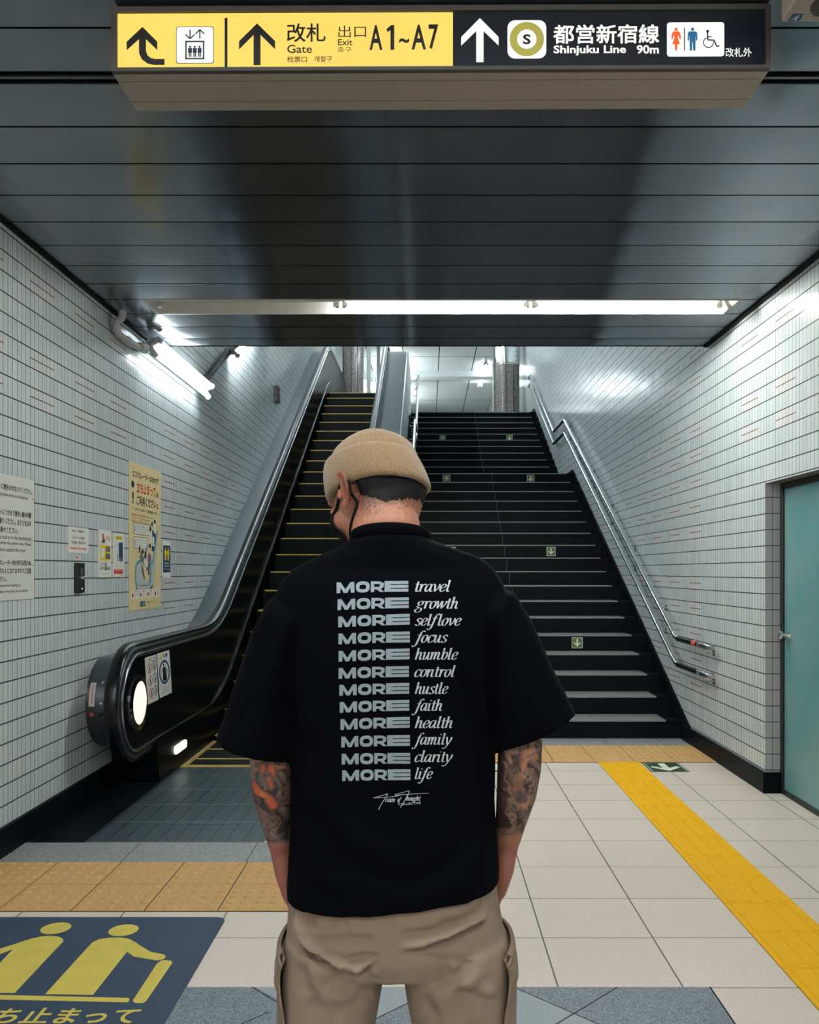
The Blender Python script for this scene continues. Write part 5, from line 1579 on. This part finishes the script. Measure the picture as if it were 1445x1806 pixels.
for P in ([(560, 520), (480, 560), (445, 600), (470, 640), (540, 620), (545, 660), (470, 690)], [(260, 700), (320, 780), (380, 850), (360, 900), (400, 960)], [(420, 300), (480, 290), (540, 300)], [(430, 800), (470, 830), (440, 900), (380, 920), (390, 1000)]):
    scroll(AL(smoothpts(P, 5, False)), L_, DK, 2.2); scroll(AL(smoothpts([(x + 9, y + 6) for x, y in P], 5, False)), L_, (.20, .155, .13), 1.3)
for P in ([(240, 320), (270, 350), (260, 430), (250, 480), (290, 510), (300, 550), (270, 570), (240, 555)], [(300, 590), (320, 640), (360, 690), (380, 740)], [(310, 850), (340, 900), (320, 930)], [(255, 760), (290, 740), (310, 770), (280, 790), (255, 760)], [(290, 800), (320, 780), (345, 810), (320, 840), (290, 800)], [(440, 270), (500, 240), (560, 200)], [(430, 440), (470, 420), (490, 460), (450, 480), (430, 440)], [(450, 480), (500, 470), (510, 520), (470, 540)]):
    scroll(AR(smoothpts([(x + 8, y + 5) for x, y in P], 5, False)), R_, DK, 2.4); scroll(AR(smoothpts(P, 5, False)), R_, (.28, .20, .165), 1.4)
# soften the painted edges across the mesh
ed = np.empty(len(me.edges) * 2, 'i'); me.edges.foreach_get('vertices', ed); ed = ed.reshape(-1, 2)
deg = np.bincount(ed.ravel(), minlength=n).astype('f')[:, None] + 1
for it in range(1):
    acc = colr.copy(); np.add.at(acc, ed[:, 0], colr[ed[:, 1]]); np.add.at(acc, ed[:, 1], colr[ed[:, 0]]); colr = (acc / deg).astype('f')
speck = (rs.rand(n) < np.clip((hl[:, 2] + .072) / .035, 0, 1) * .55) & (hl[:, 1] < -.012) & (co[:, 2] > 1.45) & (hl[:, 2] > -.075)
colr[speck] = colr[speck] * .35
ca = me.color_attributes.new('Col', 'FLOAT_COLOR', 'POINT')
ca.data.foreach_set('color', np.concatenate([colr, np.ones((n, 1), 'f')], 1).ravel().astype('f'))
ia = me.attributes.new('ink', 'FLOAT', 'POINT'); ia.data.foreach_set('value', ink.astype('f'))
bo = link_mesh('body', me, M['skin'], per, True)
bvh_body = BVHTree.FromPolygons([tuple(c) for c in co], [tuple(p.vertices) for p in me.polygons])

# ---- hair: short shell on the back and sides of the head
def hsurf(az, z):
    """point of the head at azimuth az (0 = back) and head height z, with outward direction"""
    d = RH @ Vector((math.sin(az), -math.cos(az), 0))
    c = H(0, 0, z)
    hit, nrm, i, dist = bvh_body.ray_cast(c + d * .3, -d)
    return (hit, d) if hit is not None else (c + d * .07, d)
hm = MB(); rings = []
AZ = [math.radians(a) for a in np.arange(-71, 71.1, 1.5)]
for az in AZ:
    A_ = abs(math.degrees(az))
    low = -.050 if A_ < 38 else (-.050 + (A_ - 38) / 42 * .040 if A_ < 80 else -.010 + (A_ - 80) * .0006)
    low += random.uniform(-.0035, .0025) + .004
    row = []
    for k in range(13):
        f = k / 12; z = low + (.020 - low) * f
        p, d = hsurf(az, z)
        row.append(p + d * (.0004 + .0058 * min(1, f * 2.6) ** .8 * (1 - .75 * max(0, f - .5) / .5) * min(1, (73 - A_) / 12 + .1) + random.uniform(0, .0008)))
    inner = []
    for k in range(12, -1, -1):
        f = k / 12; z = low + (.020 - low) * f
        p, d = hsurf(az, z); inner.append(p - d * .002)
    rings.append(row + inner)
hm.loft(rings, True, True)
# the tuft of longer hair at the right of the head
hm.build('hair', M['hair'], per, smooth=True)

# ---- beanie: crown and folded cuff
def beanie(name, prof_, nseg=96, inner=None, parent=None, bump=None):
    V, Fc, UV = [], [], []
    rows = len(prof_)
    for i, (rx, ry, z, ox, oy) in enumerate(prof_):
        for k in range(nseg):
            a = 2 * PI * k / nseg
            w_ = 1 + (bump(a, i / (rows - 1)) if bump else 0)
            V.append(tuple(H(ox + rx * w_ * math.cos(a), oy + ry * w_ * math.sin(a), z + (.003 * math.sin(2 * a + .6) if bump else 0) - .145 * (ox + rx * math.cos(a)) + .150 * (oy + ry * math.sin(a)))))
    for i in range(rows - 1):
        for k in range(nseg):
            k2 = (k + 1) % nseg
            Fc.append((i * nseg + k, i * nseg + k2, (i + 1) * nseg + k2, (i + 1) * nseg + k))
    me = bpy.data.meshes.new(name); me.from_pydata(V, [], Fc)
    uv = me.uv_layers.new(name='UVMap')
    for p in me.polygons:
        for li in p.loop_indices:
            v = me.loops[li].vertex_index; i, k = divmod(v, nseg)
            if k == 0 and any(me.loops[l].vertex_index % nseg == nseg - 1 for l in p.loop_indices): k = nseg
            uv.data[li].uv = (k / nseg, i / rows)
    bm = bmesh.new(); bm.from_mesh(me); bmesh.ops.recalc_face_normals(bm, faces=bm.faces); bm.to_mesh(me); bm.free()
    return link_mesh(name, me, M['knit'], parent, True)
cr = []
for k in range(19):
    f = k / 18
    z = np.interp(f, [0, .15, .3, .5, .65, .78, .88, .95, 1], [.030, .050, .068, .083, .094, .103, .109, .114, .1165])
    r = np.interp(f, [0, .15, .3, .5, .65, .78, .88, .95, 1], [1, .99, .945, .86, .73, .56, .36, .17, .0])
    cr.append((.0725 * r + .0003, .0885 * r + .0003, z, .016 * f, -.005 - .008 * f))
bn = beanie('beanie', cr, parent=per, bump=lambda a, f: .030 * math.sin(3 * a + 1) * f * (1 - f) + .02 * math.sin(5 * a) * f * f * (1 - f))
tag(bn)
cz0, cz1 = -.002, .062
cuff = []
for (f, off) in ((0.02, -.004), (0, -.001), (-.02, .003), (.01, .0075), (.08, .0095), (.3, .0100), (.6, .0090), (.85, .0070), (.96, .0048), (1.0, .0018), (1.0, -.002), (.95, -.004), (.5, -.002), (.1, -.004)):
    z = cz0 + (cz1 - cz0) * f
    sh = 1 - .055 * max(0, f) ** 1.5
    cuff.append((.0725 * sh + off, .0905 * sh + off, z, .0, -.004))
cuff.append(cuff[0])
beanie('cuff', cuff, parent=bn, bump=lambda a, f: .008 * math.sin(3 * a + 2) + .006 * math.sin(7 * a))

# ---- face mask with ear loops
mm = MB(); rows = []
for i in range(15):
    z = -.018 - .092 * i / 14
    row = []
    wdt = 47 if i < 10 else 47 - (i - 10) * 2
    for k in range(25):
        az = math.radians(180 + (-wdt + 2 * wdt * k / 24))
        p, d = hsurf(az, z); row.append(p + d * .0035)
    rows.append(row)
rows2 = [[p + (p - H(0, 0, -.05)).normalized() * .002 for p in r] for r in rows]
mm.loft(rows, False, False); mm.loft(rows2, False, False)
for i in range(14):
    for k in (0, 24): mm.quad(rows[i][k], rows[i + 1][k], rows2[i + 1][k], rows2[i][k])
mk = mm.build('face_mask', M['maskc'], per, smooth=True)
for s in (-1, 1):
    ctl = [(s * .044, .062, -.028), (s * .057, .036, -.008), (s * .068, .020, .002), (s * .074, .008, .008), (s * .077, -.012, .010), (s * .077, -.020, .002), (s * .074, -.022, -.016), (s * .068, -.014, -.038), (s * .060, -.002, -.058), (s * .054, .014, -.078), (s * .040, .048, -.094)]
    P = []
    for i, q in enumerate(smoothpts(ctl, 5, False)):
        w_ = H(*q)
        loc, nrm, ix, ds = bvh_body.find_nearest(w_)
        P.append(loc + nrm * .0018)
    # iron out the jumps where the loop leaves the ear
    for it in range(3): P = [P[0]] + [(P[i - 1] + P[i] * 2 + P[i + 1]) / 4 for i in range(1, len(P) - 1)] + [P[-1]]
    m = MB(); m.tube(P, .0024, 8, ry=.0036); m.build('ear_loop', M['maskc'], mk, smooth=True)

# ---- T-shirt
ts = MB()
ts.loft([sring(*a) for a in ((508, 880, 1576, .138, 1.5, 1548), (509, 879, 1540, .138, 1.5, 1520), (511, 875, 1480, .134), (514, 868, 1400, .130), (512, 868, 1320, .132), (503, 872, 1250, .136), (490, 885, 1150, .138), (484, 897, 1090, .134), (488, 896, 1050, .124, 1.5, 1050), (500, 886, 1024, .112), (520, 872, 1003, .100), (550, 848, 985, .090, 1.492), (590, 808, 968, .082, 1.488), (612, 768, 955, .076, 1.484), (636, 748, 943, .068, 1.484))])
def slv(P):
    R = []
    for (ox, oy, ix, iy, b) in P:
        A = at(ox, oy, PYD); B = at(ix, iy, PYD)
        R.append(ering((A + B) / 2, (B - A).normalized(), Vector((0, 1, 0)), (B - A).length / 2, b, 40, 2.2))
    return R
ts.loft(slv([(540, 1040, 640, 1100, .080), (478, 1056, 575, 1130, .098), (447, 1115, 548, 1190, .106), (422, 1190, 530, 1258, .108), (400, 1255, 540, 1298, .106), (384, 1299, 530, 1338, .104)]))
ts.loft(slv([(850, 1040, 770, 1095, .080), (906, 1042, 820, 1115, .098), (938, 1098, 842, 1180, .106), (972, 1178, 856, 1248, .108), (998, 1226, 852, 1284, .106), (1014, 1252, 856, 1318, .104)]))
me = remesh(ts, .005, 5, .5)
co = getco(me); no = getno(me); px, py = topx(co)
def fold(P, A, wd, ridge=.5, face=True):
    """crease along a polyline (pixels): valley with a ridge above it; returns displacement"""
    d2 = np.full(len(co), 1e9); sg = np.zeros(len(co)); tt = np.zeros(len(co)); L = len(P) - 1
    for i in range(L):
        (x1, y1), (x2, y2) = P[i], P[i + 1]
        dx, dy = x2 - x1, y2 - y1; ll = dx * dx + dy * dy
        t = np.clip(((px - x1) * dx + (py - y1) * dy) / ll, 0, 1)
        ex, ey = px - (x1 + t * dx), py - (y1 + t * dy); q = ex * ex + ey * ey
        s_ = np.sign(dx * ey - dy * ex)
        m_ = q < d2
        d2[m_] = q[m_]; sg[m_] = s_[m_]; tt[m_] = (i + t[m_]) / L
    d = np.sqrt(d2) * sg
    env = np.clip(np.minimum(tt, 1 - tt) * 5, 0, 1) * np.where(d2 < 1e8, 1, 0)
    r = -np.exp(-(d / wd) ** 2) + ridge * np.exp(-((d + 1.7 * wd) / (1.2 * wd)) ** 2)
    if face: r = r * np.clip(-no[:, 1] * 2.0, 0, 1)
    return A * env * r
disp = np.array([.0045 * mnoise.noise((c[0] * 7, c[1] * 7, c[2] * 3.2)) + .002 * mnoise.noise((c[0] * 19, c[1] * 19, c[2] * 8)) for c in co])
cen = np.exp(-((px - 700) / 130) ** 4) * (py > 1010) * (py < 1440) * (no[:, 1] < 0)
disp *= (1 - .8 * cen)
for P, A, wd in (([(520, 1090), (512, 1200), (514, 1330)], .010, 12), ([(872, 1090), (868, 1200), (868, 1310)], .010, 12), ([(905, 1060), (945, 1160), (985, 1262)], .005, 14), ([(480, 1080), (450, 1180), (430, 1310)], .006, 14),
                 ([(800, 1130), (830, 1300), (850, 1480)], .006, 16), ([(540, 1420), (600, 1510), (720, 1560)], .006, 18), ([(860, 1430), (800, 1520), (700, 1575)], .006, 18), ([(520, 1470), (545, 1560), (600, 1600)], .005, 14), ([(745, 945), (800, 975), (860, 1000)], .003, 9)):
    disp += fold(P, A, wd, .6)
co = co + no * disp[:, None]
setco(me, co)
tee = link_mesh('t_shirt', me, M['tee'], per, True)
bvh_tee = BVHTree.FromPolygons([tuple(c) for c in co], [tuple(p.vertices) for p in me.polygons])
# ribbed collar
P = []
for k in range(41):
    a = 2 * PI * k / 40
    c = at(690, 953, 1.484)
    P.append((c.x + .0655 * math.cos(a), c.y + .064 * math.sin(a), c.z + .003 - .014 * math.sin(a)))
m = MB(); m.tube(P, .005, 10, ry=.011, caps=False); m.build('collar', M['tee'], tee, smooth=True)

# ---- shirt print: drawn in photo pixels, laid onto the cloth of the back
YB = 1.372
def lay(p):
    a = Vector((0, 0, EYE)); d = (at(p[0], p[1], YB) - a).normalized()
    hit, nrm, i, ds = bvh_tee.ray_cast(a, d)
    if hit is None: return at(p[0], p[1], YB)
    return hit - d * .0012
def lpoly(mb, P): mb.poly([lay(p) for p in P])
ZP = lambda x, y: (550 + x / 4.1033, 1000 + y / 4.1033)
MORE_L = [180, 187, 192, 193, 194, 194, 200, 203, 208, 214, 217, 220]
MORE_R = [700, 703, 710, 710, 708, 704, 706, 706, 709, 711, 713, 715]
BL = [190, 312, 437, 560, 686, 810, 932, 1056, 1180, 1306, 1430, 1550]
BR = [178, 297, 417, 545, 668, 795, 917, 1040, 1163, 1294, 1424, 1542]
WORDS = ['travel', 'growth', 'self love', 'focus', 'humble', 'control', 'hustle', 'faith', 'health', 'family', 'clarity', 'life']
WEND = [1002, 1056, 1080, 982, 1056, 1036, 985, 941, 1016, 1014, 1018, 873]
WBEG = [752, 746, 752, 728, 752, 750, 752, 728, 752, 728, 752, 752]
WB = [178, 301, 424, 546, 670, 795, 918, 1040, 1165, 1285, 1411, 1534]
def more(mb, i):
    x0, x1, b0, b1 = MORE_L[i], MORE_R[i], BL[i], BR[i]
    h = 78
    def q(u, v):      # u 0..1 across, v 0..1 upwards
        x = x0 + (x1 - x0) * u; sag = 4 * math.sin(u * PI)
        return ZP(x, b0 + (b1 - b0) * u - v * h - sag * .6)
    def sub(P):       # subdivided strip polygon, keeps it on the cloth
        lpoly(mb, [q(*p) for p in P])
    # M
    M0, M1 = .0, .248; w_ = M1 - M0
    s = lambda a, b: (M0 + w_ * a, b)
    sub([s(0, 0), s(.20, 0), s(.23, .60), s(.06, 1), s(0, 1)])
    sub([s(.06, 1), s(.22, 1), s(.50, .34), s(.50, 0), s(.40, 0)]); sub([s(.94, 1), s(.78, 1), s(.50, .34), s(.50, 0), s(.60, 0)])
    sub([s(1, 0), s(.80, 0), s(.77, .60), s(.94, 1), s(1, 1)])
    # O
    c0, c1 = .268, .462
    N = 28
    for k in range(N):
        a, b = 2 * PI * k / N, 2 * PI * (k + 1) / N
        def e(t, r):
            ct, st_ = math.cos(t), math.sin(t); pw = .78
            return ((c0 + c1) / 2 + (c1 - c0) / 2 * r[0] * math.copysign(abs(ct) ** pw, ct), .5 + .52 * r[1] * math.copysign(abs(st_) ** pw, st_))
        sub([e(a, (1, 1)), e(b, (1, 1)), e(b, (.50, .42)), e(a, (.50, .42))])
    # R
    R0, R1 = .475, .662; w2 = R1 - R0
    r_ = lambda a, b: (R0 + w2 * a, b)
    sub([r_(0, 0), r_(.26, 0), r_(.26, 1), r_(0, 1)])
    sub([r_(.26, 1), r_(.26, .74), r_(.62, .74), r_(.68, .98)]); sub([r_(.68, .98), r_(.62, .74), r_(.70, .66), r_(.97, .82)]); sub([r_(.97, .82), r_(.70, .66), r_(.68, .54), r_(.96, .48)])
    sub([r_(.96, .48), r_(.68, .54), r_(.60, .48), r_(.78, .29)]); sub([r_(.60, .48), r_(.26, .48), r_(.26, .24), r_(.62, .24), r_(.78, .29)])
    sub([r_(.42, .26), r_(.74, .28), r_(1.02, 0), r_(.70, 0)])
    # E: solid block with two fine cuts
    E0_, E1_ = .668, 1.0
    sub([(E0_, 0), (E0_ + .062, 0), (E0_ + .062, 1), (E0_, 1)])
    for a, b in ((0, .27), (.355, .635), (.72, 1)):
        for k in range(3):
            u0 = E0_ + .062 + (E1_ - E0_ - .062) * k / 3; u1 = E0_ + .062 + (E1_ - E0_ - .062) * (k + 1) / 3
            sub([(u0, a), (u1, a), (u1, b), (u0, b)])
    for a, b in ((.27, .355), (.635, .72)): sub([(E0_ + .062, a), (E0_ + .098, (a + b) / 2), (E0_ + .062, b)])
# italic letters as strokes of a broad pen
GL = {
 'l': (.34, [[(.02, 1.46), (.14, 1.55)], [(.14, 1.55), (.13, .8), (.13, .14), (.2, 0), (.32, .12)]]),
 't': (.36, [[(.15, 1.34), (.15, .7), (.15, .16), (.23, 0), (.36, .12)], [(-.02, .98), (.36, .98)]]),
 'r': (.44, [[(-.02, .9), (.12, 1.0)], [(.12, 1), (.12, .5), (.12, 0)], [(.13, .5), (.22, .85), (.34, 1.0), (.44, .95)], [(.40, 1.0), (.43, .86)]]),
 'a': (.62, [[(.44, .93), (.28, 1.0), (.12, .78), (.06, .35), (.14, .02), (.28, .12), (.44, .6)], [(.46, 1), (.45, .5), (.45, .16), (.52, 0), (.62, .12)]]),
 'v': (.54, [[(-.02, .92), (.06, 1), (.13, .8), (.22, .02)], [(.22, .02), (.42, .45), (.50, .85), (.44, 1.0)]]),
 'e': (.50, [[(.10, .42), (.34, .55), (.44, .80), (.36, .99), (.24, .98), (.10, .7), (.07, .3), (.16, .02), (.30, .04), (.46, .28)]]),
 'g': (.56, [[(.26, 1), (.10, .88), (.08, .62), (.2, .44), (.36, .54), (.42, .80), (.34, .98), (.26, 1)], [(.16, .46), (.06, .28), (.16, .14), (.36, .06), (.42, -.18), (.28, -.46), (.06, -.48), (-.06, -.26), (.06, -.04), (.22, .10)], [(.40, .92), (.54, 1.0)]]),
 'o': (.52, [[(.28, 1), (.12, .82), (.06, .42), (.12, .06), (.24, 0), (.38, .2), (.45, .6), (.40, .94), (.28, 1)]]),
 'w': (.80, [[(-.02, .92), (.06, 1), (.12, .7), (.16, .04)], [(.16, .04), (.32, .55), (.42, 1)], [(.42, 1), (.44, .5), (.47, .03)], [(.47, .03), (.66, .5), (.76, .85), (.70, 1)]]),
 'h': (.62, [[(0, 1.46), (.12, 1.55)], [(.12, 1.55), (.11, .8), (.10, 0)], [(.11, .45), (.24, .88), (.36, 1.0), (.43, .85), (.42, .4), (.43, .12), (.50, 0), (.60, .12)]]),
 's': (.44, [[(.40, .82), (.34, .98), (.22, .98), (.12, .82), (.16, .62), (.32, .42), (.37, .2), (.28, .02), (.14, 0), (.04, .18)]]),
 'f': (.40, [[(.52, 1.40), (.46, 1.55), (.34, 1.5), (.24, 1.1), (.17, .4), (.10, -.2), (0, -.52), (-.12, -.56), (-.18, -.42)], [(.02, .98), (.42, .98)]]),
 'c': (.46, [[(.42, .78), (.38, .97), (.26, 1), (.12, .8), (.06, .4), (.12, .06), (.26, 0), (.44, .26)]]),
 'u': (.64, [[(-.02, .9), (.06, 1.0), (.12, .9), (.11, .4), (.12, .1), (.2, 0), (.32, .14), (.44, .6)], [(.46, 1), (.45, .5), (.45, .16), (.52, 0), (.62, .12)]]),
 'm': (.92, [[(-.02, .9), (.10, 1)], [(.10, 1), (.10, 0)], [(.11, .45), (.22, .88), (.32, 1), (.39, .85), (.38, 0)], [(.39, .45), (.5, .88), (.6, 1), (.68, .85), (.67, .4), (.68, .12), (.75, 0), (.88, .12)]]),
 'b': (.54, [[(0, 1.46), (.12, 1.55)], [(.12, 1.55), (.11, .8), (.11, .1)], [(.11, .5), (.24, .9), (.36, 1), (.46, .8), (.44, .36), (.32, .04), (.2, 0), (.11, .14)]]),
 'i': (.32, [[(-.02, .9), (.10, 1)], [(.10, 1), (.10, .5), (.10, .16), (.17, 0), (.28, .12)], [(.15, 1.30), (.14, 1.40)]]),
 'n': (.64, [[(-.02, .9), (.10, 1)], [(.10, 1), (.10, 0)], [(.11, .45), (.24, .88), (.36, 1.0), (.43, .85), (.42, .4), (.43, .12), (.50, 0), (.60, .12)]]),
 'y': (.56, [[(-.02, .92), (.06, 1), (.12, .8), (.20, .3), (.25, .02)], [(.50, 1.0), (.47, .6), (.30, .0), (.14, -.42), (-.02, -.56), (-.1, -.44)]]),
 ' ': (.12, [])}
def pen(mb, P, thick, thin, conv, sub=7):
    Q = [Vector(p) for p in smoothpts(P, sub, False)] if len(P) > 2 else [Vector(P[0]).lerp(Vector(P[1]), k / 4) for k in range(5)]
    Ls, Rs = [], []
    for i, p in enumerate(Q):
        a, b = Q[max(i - 1, 0)], Q[min(i + 1, len(Q) - 1)]
        d = (b - a); d = d.normalized() if d.length > 1e-9 else Vector((1, 0))
        down = abs(d.y) ** 2.2 if d.x * d.y <= .02 or abs(d.x) < .25 else abs(d.y) ** 2.2 * .42
        wd = (thin + (thick - thin) * down) / 2
        nrm = Vector((-d.y, d.x)) * wd
        Ls.append(p + nrm); Rs.append(p - nrm)
    for i in range(len(Q) - 1): lpoly(mb, [conv(*Ls[i]), conv(*Ls[i + 1]), conv(*Rs[i + 1]), conv(*Rs[i])])
def word(mb, s, x0, x1, b, xh=54.0, thick=.145, thin=.05, sl=.17, zp=ZP, rise=0.0):
    adv = 0; mn = 1e9; mx = -1e9
    for ch in s:
        for stx in GL[ch][1]:
            for (x, y) in stx: mn = min(mn, adv + x + sl * y); mx = max(mx, adv + x + sl * y)
        adv += GL[ch][0]
    k = (x1 - x0) / (mx - mn); adv = 0
    for ch in s:
        for stx in GL[ch][1]:
            ad = adv
            conv = lambda x, y: zp(x0 + (ad + x + sl * y - mn) * k, b - y * xh - rise * (ad + x) * k)
            pen(mb, stx, thick * xh / k if False else thick, thin, conv)
        adv += GL[ch][0]
m = MB()
for i in range(12): more(m, i)
pr = m.build('shirt_print', M['print'], tee)
m = MB()
for i, s in enumerate(WORDS): word(m, s, WBEG[i], WEND[i], WB[i])
m.build('shirt_lettering', M['print_w'], tee)
# signature under the list
m = MB()
idz = lambda x, y: ZP(x, y)
for P in ([(445, 1671), (505, 1655), (548, 1641), (540, 1660), (505, 1715), (483, 1757)], [(445, 1671), (520, 1668), (600, 1660), (640, 1652)], [(600, 1648), (660, 1632), (702, 1620), (700, 1640), (665, 1705), (642, 1742)], [(604, 1652), (690, 1646), (770, 1640), (847, 1638)]):
    pen(m, P, 5.0, 3.2, idz, 8)
for s, a, b, y in (('rain', 533, 600, 1700), ('of', 622, 650, 1700), ('hought', 684, 790, 1690)):
    word(m, s, a, b, y, 22, .17, .11, .25)
m.build('signature', M['print_w'], tee)
V, Fc = text2d('COLLECTIVE', .01)
m = MB(); xm = max(v[0] for v in V); ym = max(v[1] for v in V)
m.v = [tuple(lay(ZP(628 + v[0] / xm * 160, 1726 - v[0] / xm * 12 - v[1] / ym * 15))) for v in V]; m.f = list(Fc); m.m = [0] * len(Fc)
m.build('signature', M['print_w'], tee)

# ---- trousers
tr = MB()
tr.loft([sring(*a) for a in ((520, 868, 1500, .112), (514, 876, 1560, .122), (511, 884, 1610, .128), (506, 893, 1650, .126), (508, 893, 1684, .110), (560, 850, 1700, .08))])
LEG = {'l': [(508, 688, 1640, .118), (503, 690, 1680, .115), (500, 676, 1725, .110), (499, 661, 1806, .106), (496, 640, 1950, .100), (492, 640, 2150, .098), (490, 632, 2320, .095), (488, 630, 2380, .093)],
       'r': [(700, 893, 1640, .118), (698, 899, 1680, .115), (713, 903, 1725, .110), (731, 902, 1806, .106), (752, 905, 1950, .100), (757, 910, 2150, .098), (768, 914, 2320, .095), (770, 916, 2380, .093)]}
for k in LEG: tr.loft([sring(*a) for a in LEG[k]])
me = remesh(tr, .0042, 5, .5)
co = getco(me); no = getno(me); px, py = topx(co)
ZT = lambda P: [(460 + x / 3.0104, 1540 + y / 3.0104) for x, y in P]
disp = np.array([.0032 * mnoise.noise((c[0] * 9, c[1] * 9, c[2] * 9)) + .0014 * mnoise.noise((c[0] * 26, c[1] * 26, c[2] * 22)) for c in co])
for P, A, wd, rg in (
    ([(165, 130), (180, 250), (215, 370), (290, 445), (380, 500), (540, 530), (640, 460)], .017, 4.6, .9), ([(735, 425), (860, 395), (1000, 350), (1100, 300), (1190, 255), (1240, 180)], .015, 4.6, .9),
    ([(700, 190), (700, 420)], .0022, 3, .3), ([(180, 215), (330, 250), (500, 265)], .006, 8, .7), ([(270, 290), (420, 285), (490, 320)], .005, 8, .7), ([(280, 360), (430, 350), (640, 360)], .006, 9, .7),
    ([(430, 470), (540, 445), (640, 450)], .006, 8, .7), ([(900, 270), (1050, 240), (1180, 200)], .005, 8, .7), ([(720, 330), (900, 310), (1150, 240)], .006, 8, .7), ([(760, 420), (980, 460), (1150, 470)], .005, 9, .6),
    ([(1160, 430), (1060, 530), (960, 590), (880, 600)], .008, 11, .8), ([(1010, 610), (1120, 650), (1230, 700)], .008, 11, .8), ([(960, 460), (1000, 550)], .006, 8, .7), ([(210, 480), (230, 600), (330, 690)], .007, 12, .8),
    ([(420, 560), (520, 640), (600, 620)], .008, 12, .8), ([(220, 700), (330, 720), (420, 700)], .007, 12, .8), ([(540, 530), (600, 580), (640, 560)], .005, 8, .7), ([(850, 640), (900, 740), (960, 800)], .006, 12, .7), ([(1160, 560), (1100, 680), (1060, 790)], .006, 12, .7),
    ([(300, 600), (400, 560), (470, 520)], .005, 9, .6), ([(350, 800), (440, 720), (560, 690)], .006, 11, .7), ([(180, 140), (240, 240), (300, 260)], .006, 8, .6)):
    disp += fold(ZT(P), A, wd, rg)
co = co + no * disp[:, None]
setco(me, co)
tro = link_mesh('trousers', me, M['khaki'], per, True)
# cargo pockets with lifted rear edges
def leg_at(k, py_):
    L = LEG[k]
    for a, b in zip(L[:-1], L[1:]):
        if a[2] <= py_ <= b[2]:
            f = (py_ - a[2]) / (b[2] - a[2])
            l, r, bb = a[0] + (b[0] - a[0]) * f, a[1] + (b[1] - a[1]) * f, a[3] + (b[3] - a[3]) * f
            A, B = at(l, py_, PYD), at(r, py_, PYD)
            return (A + B) / 2, (B - A).length / 2, bb
def patch(k, p0, p1, a0, a1, lift, gap, th, wav, name):
    """a cloth panel wrapped round the outside of a leg; its rear edge stands off"""
    m = MB(); outer, inner = [], []
    s = -1 if k == 'l' else 1
    for i in range(25):
        py_ = p0 + (p1 - p0) * i / 24
        c, a, b = leg_at(k, py_)
        ro, ri = [], []
        for j in range(21):
            f = j / 20
            ph = math.radians(a0 + (a1 - a0) * f + wav * math.sin(i * .55 + 1) * (1 - f))
            off = lift + gap * math.exp(-f * 7) * (.6 + .4 * math.sin(i * .5))
            if i in (0, 24) : off -= .003
            # phi: 0 = straight out sideways, negative = towards the viewer
            ct, st_ = math.cos(ph), math.sin(ph); pw = 2 / 2.4
            ro.append(c + Vector((s * (a + off) * abs(ct) ** pw, (b + off) * math.copysign(abs(st_) ** pw, st_), 0)))
            ri.append(c + Vector((s * (a + off - th) * abs(ct) ** pw, (b + off - th) * math.copysign(abs(st_) ** pw, st_), 0)))
        outer.append(ro + ri[::-1])
    m.loft(outer, True, True)
    m.build(name, M['khaki_dk'], tro, smooth=True)
patch('l', 1655, 1990, -42, 40, .007, .010, .004, 5, 'cargo_pocket'); patch('l', 1646, 1712, -36, 42, .013, .004, .004, 3, 'pocket_flap')
patch('r', 1655, 1990, -44, 40, .007, .010, .004, 5, 'cargo_pocket'); patch('r', 1646, 1706, -38, 42, .012, .006, .004, 3, 'pocket_flap')
# shoes
for c in (575, 820):
    ax_ = at(c, 2330, 1.51).x
    m = MB()
    m.loft([ering((ax_, y, z), (1, 0, 0), (0, 0, 1), a, b, 24, 2.6) for y, z, a, b in ((1.425, .055, .030, .045), (1.45, .058, .042, .052), (1.52, .058, .046, .055), (1.60, .048, .050, .044), (1.67, .042, .050, .036), (1.715, .036, .036, .028), (1.73, .034, .018, .018))])
    sh = m.build('shoe', M['shoe'], per, smooth=True)
    m = MB(); m.loft([[(ax_ + (p[0] - ax_) * 1.04, p[1], z) for p in [(ax_ - .036, 1.43), (ax_ + .036, 1.43), (ax_ + .046, 1.52), (ax_ + .052, 1.64), (ax_ + .040, 1.71), (ax_, 1.74), (ax_ - .040, 1.71), (ax_ - .052, 1.64), (ax_ - .046, 1.52)]] for z in (.001, .022)])
    m.build('sole', M['blk'], sh)
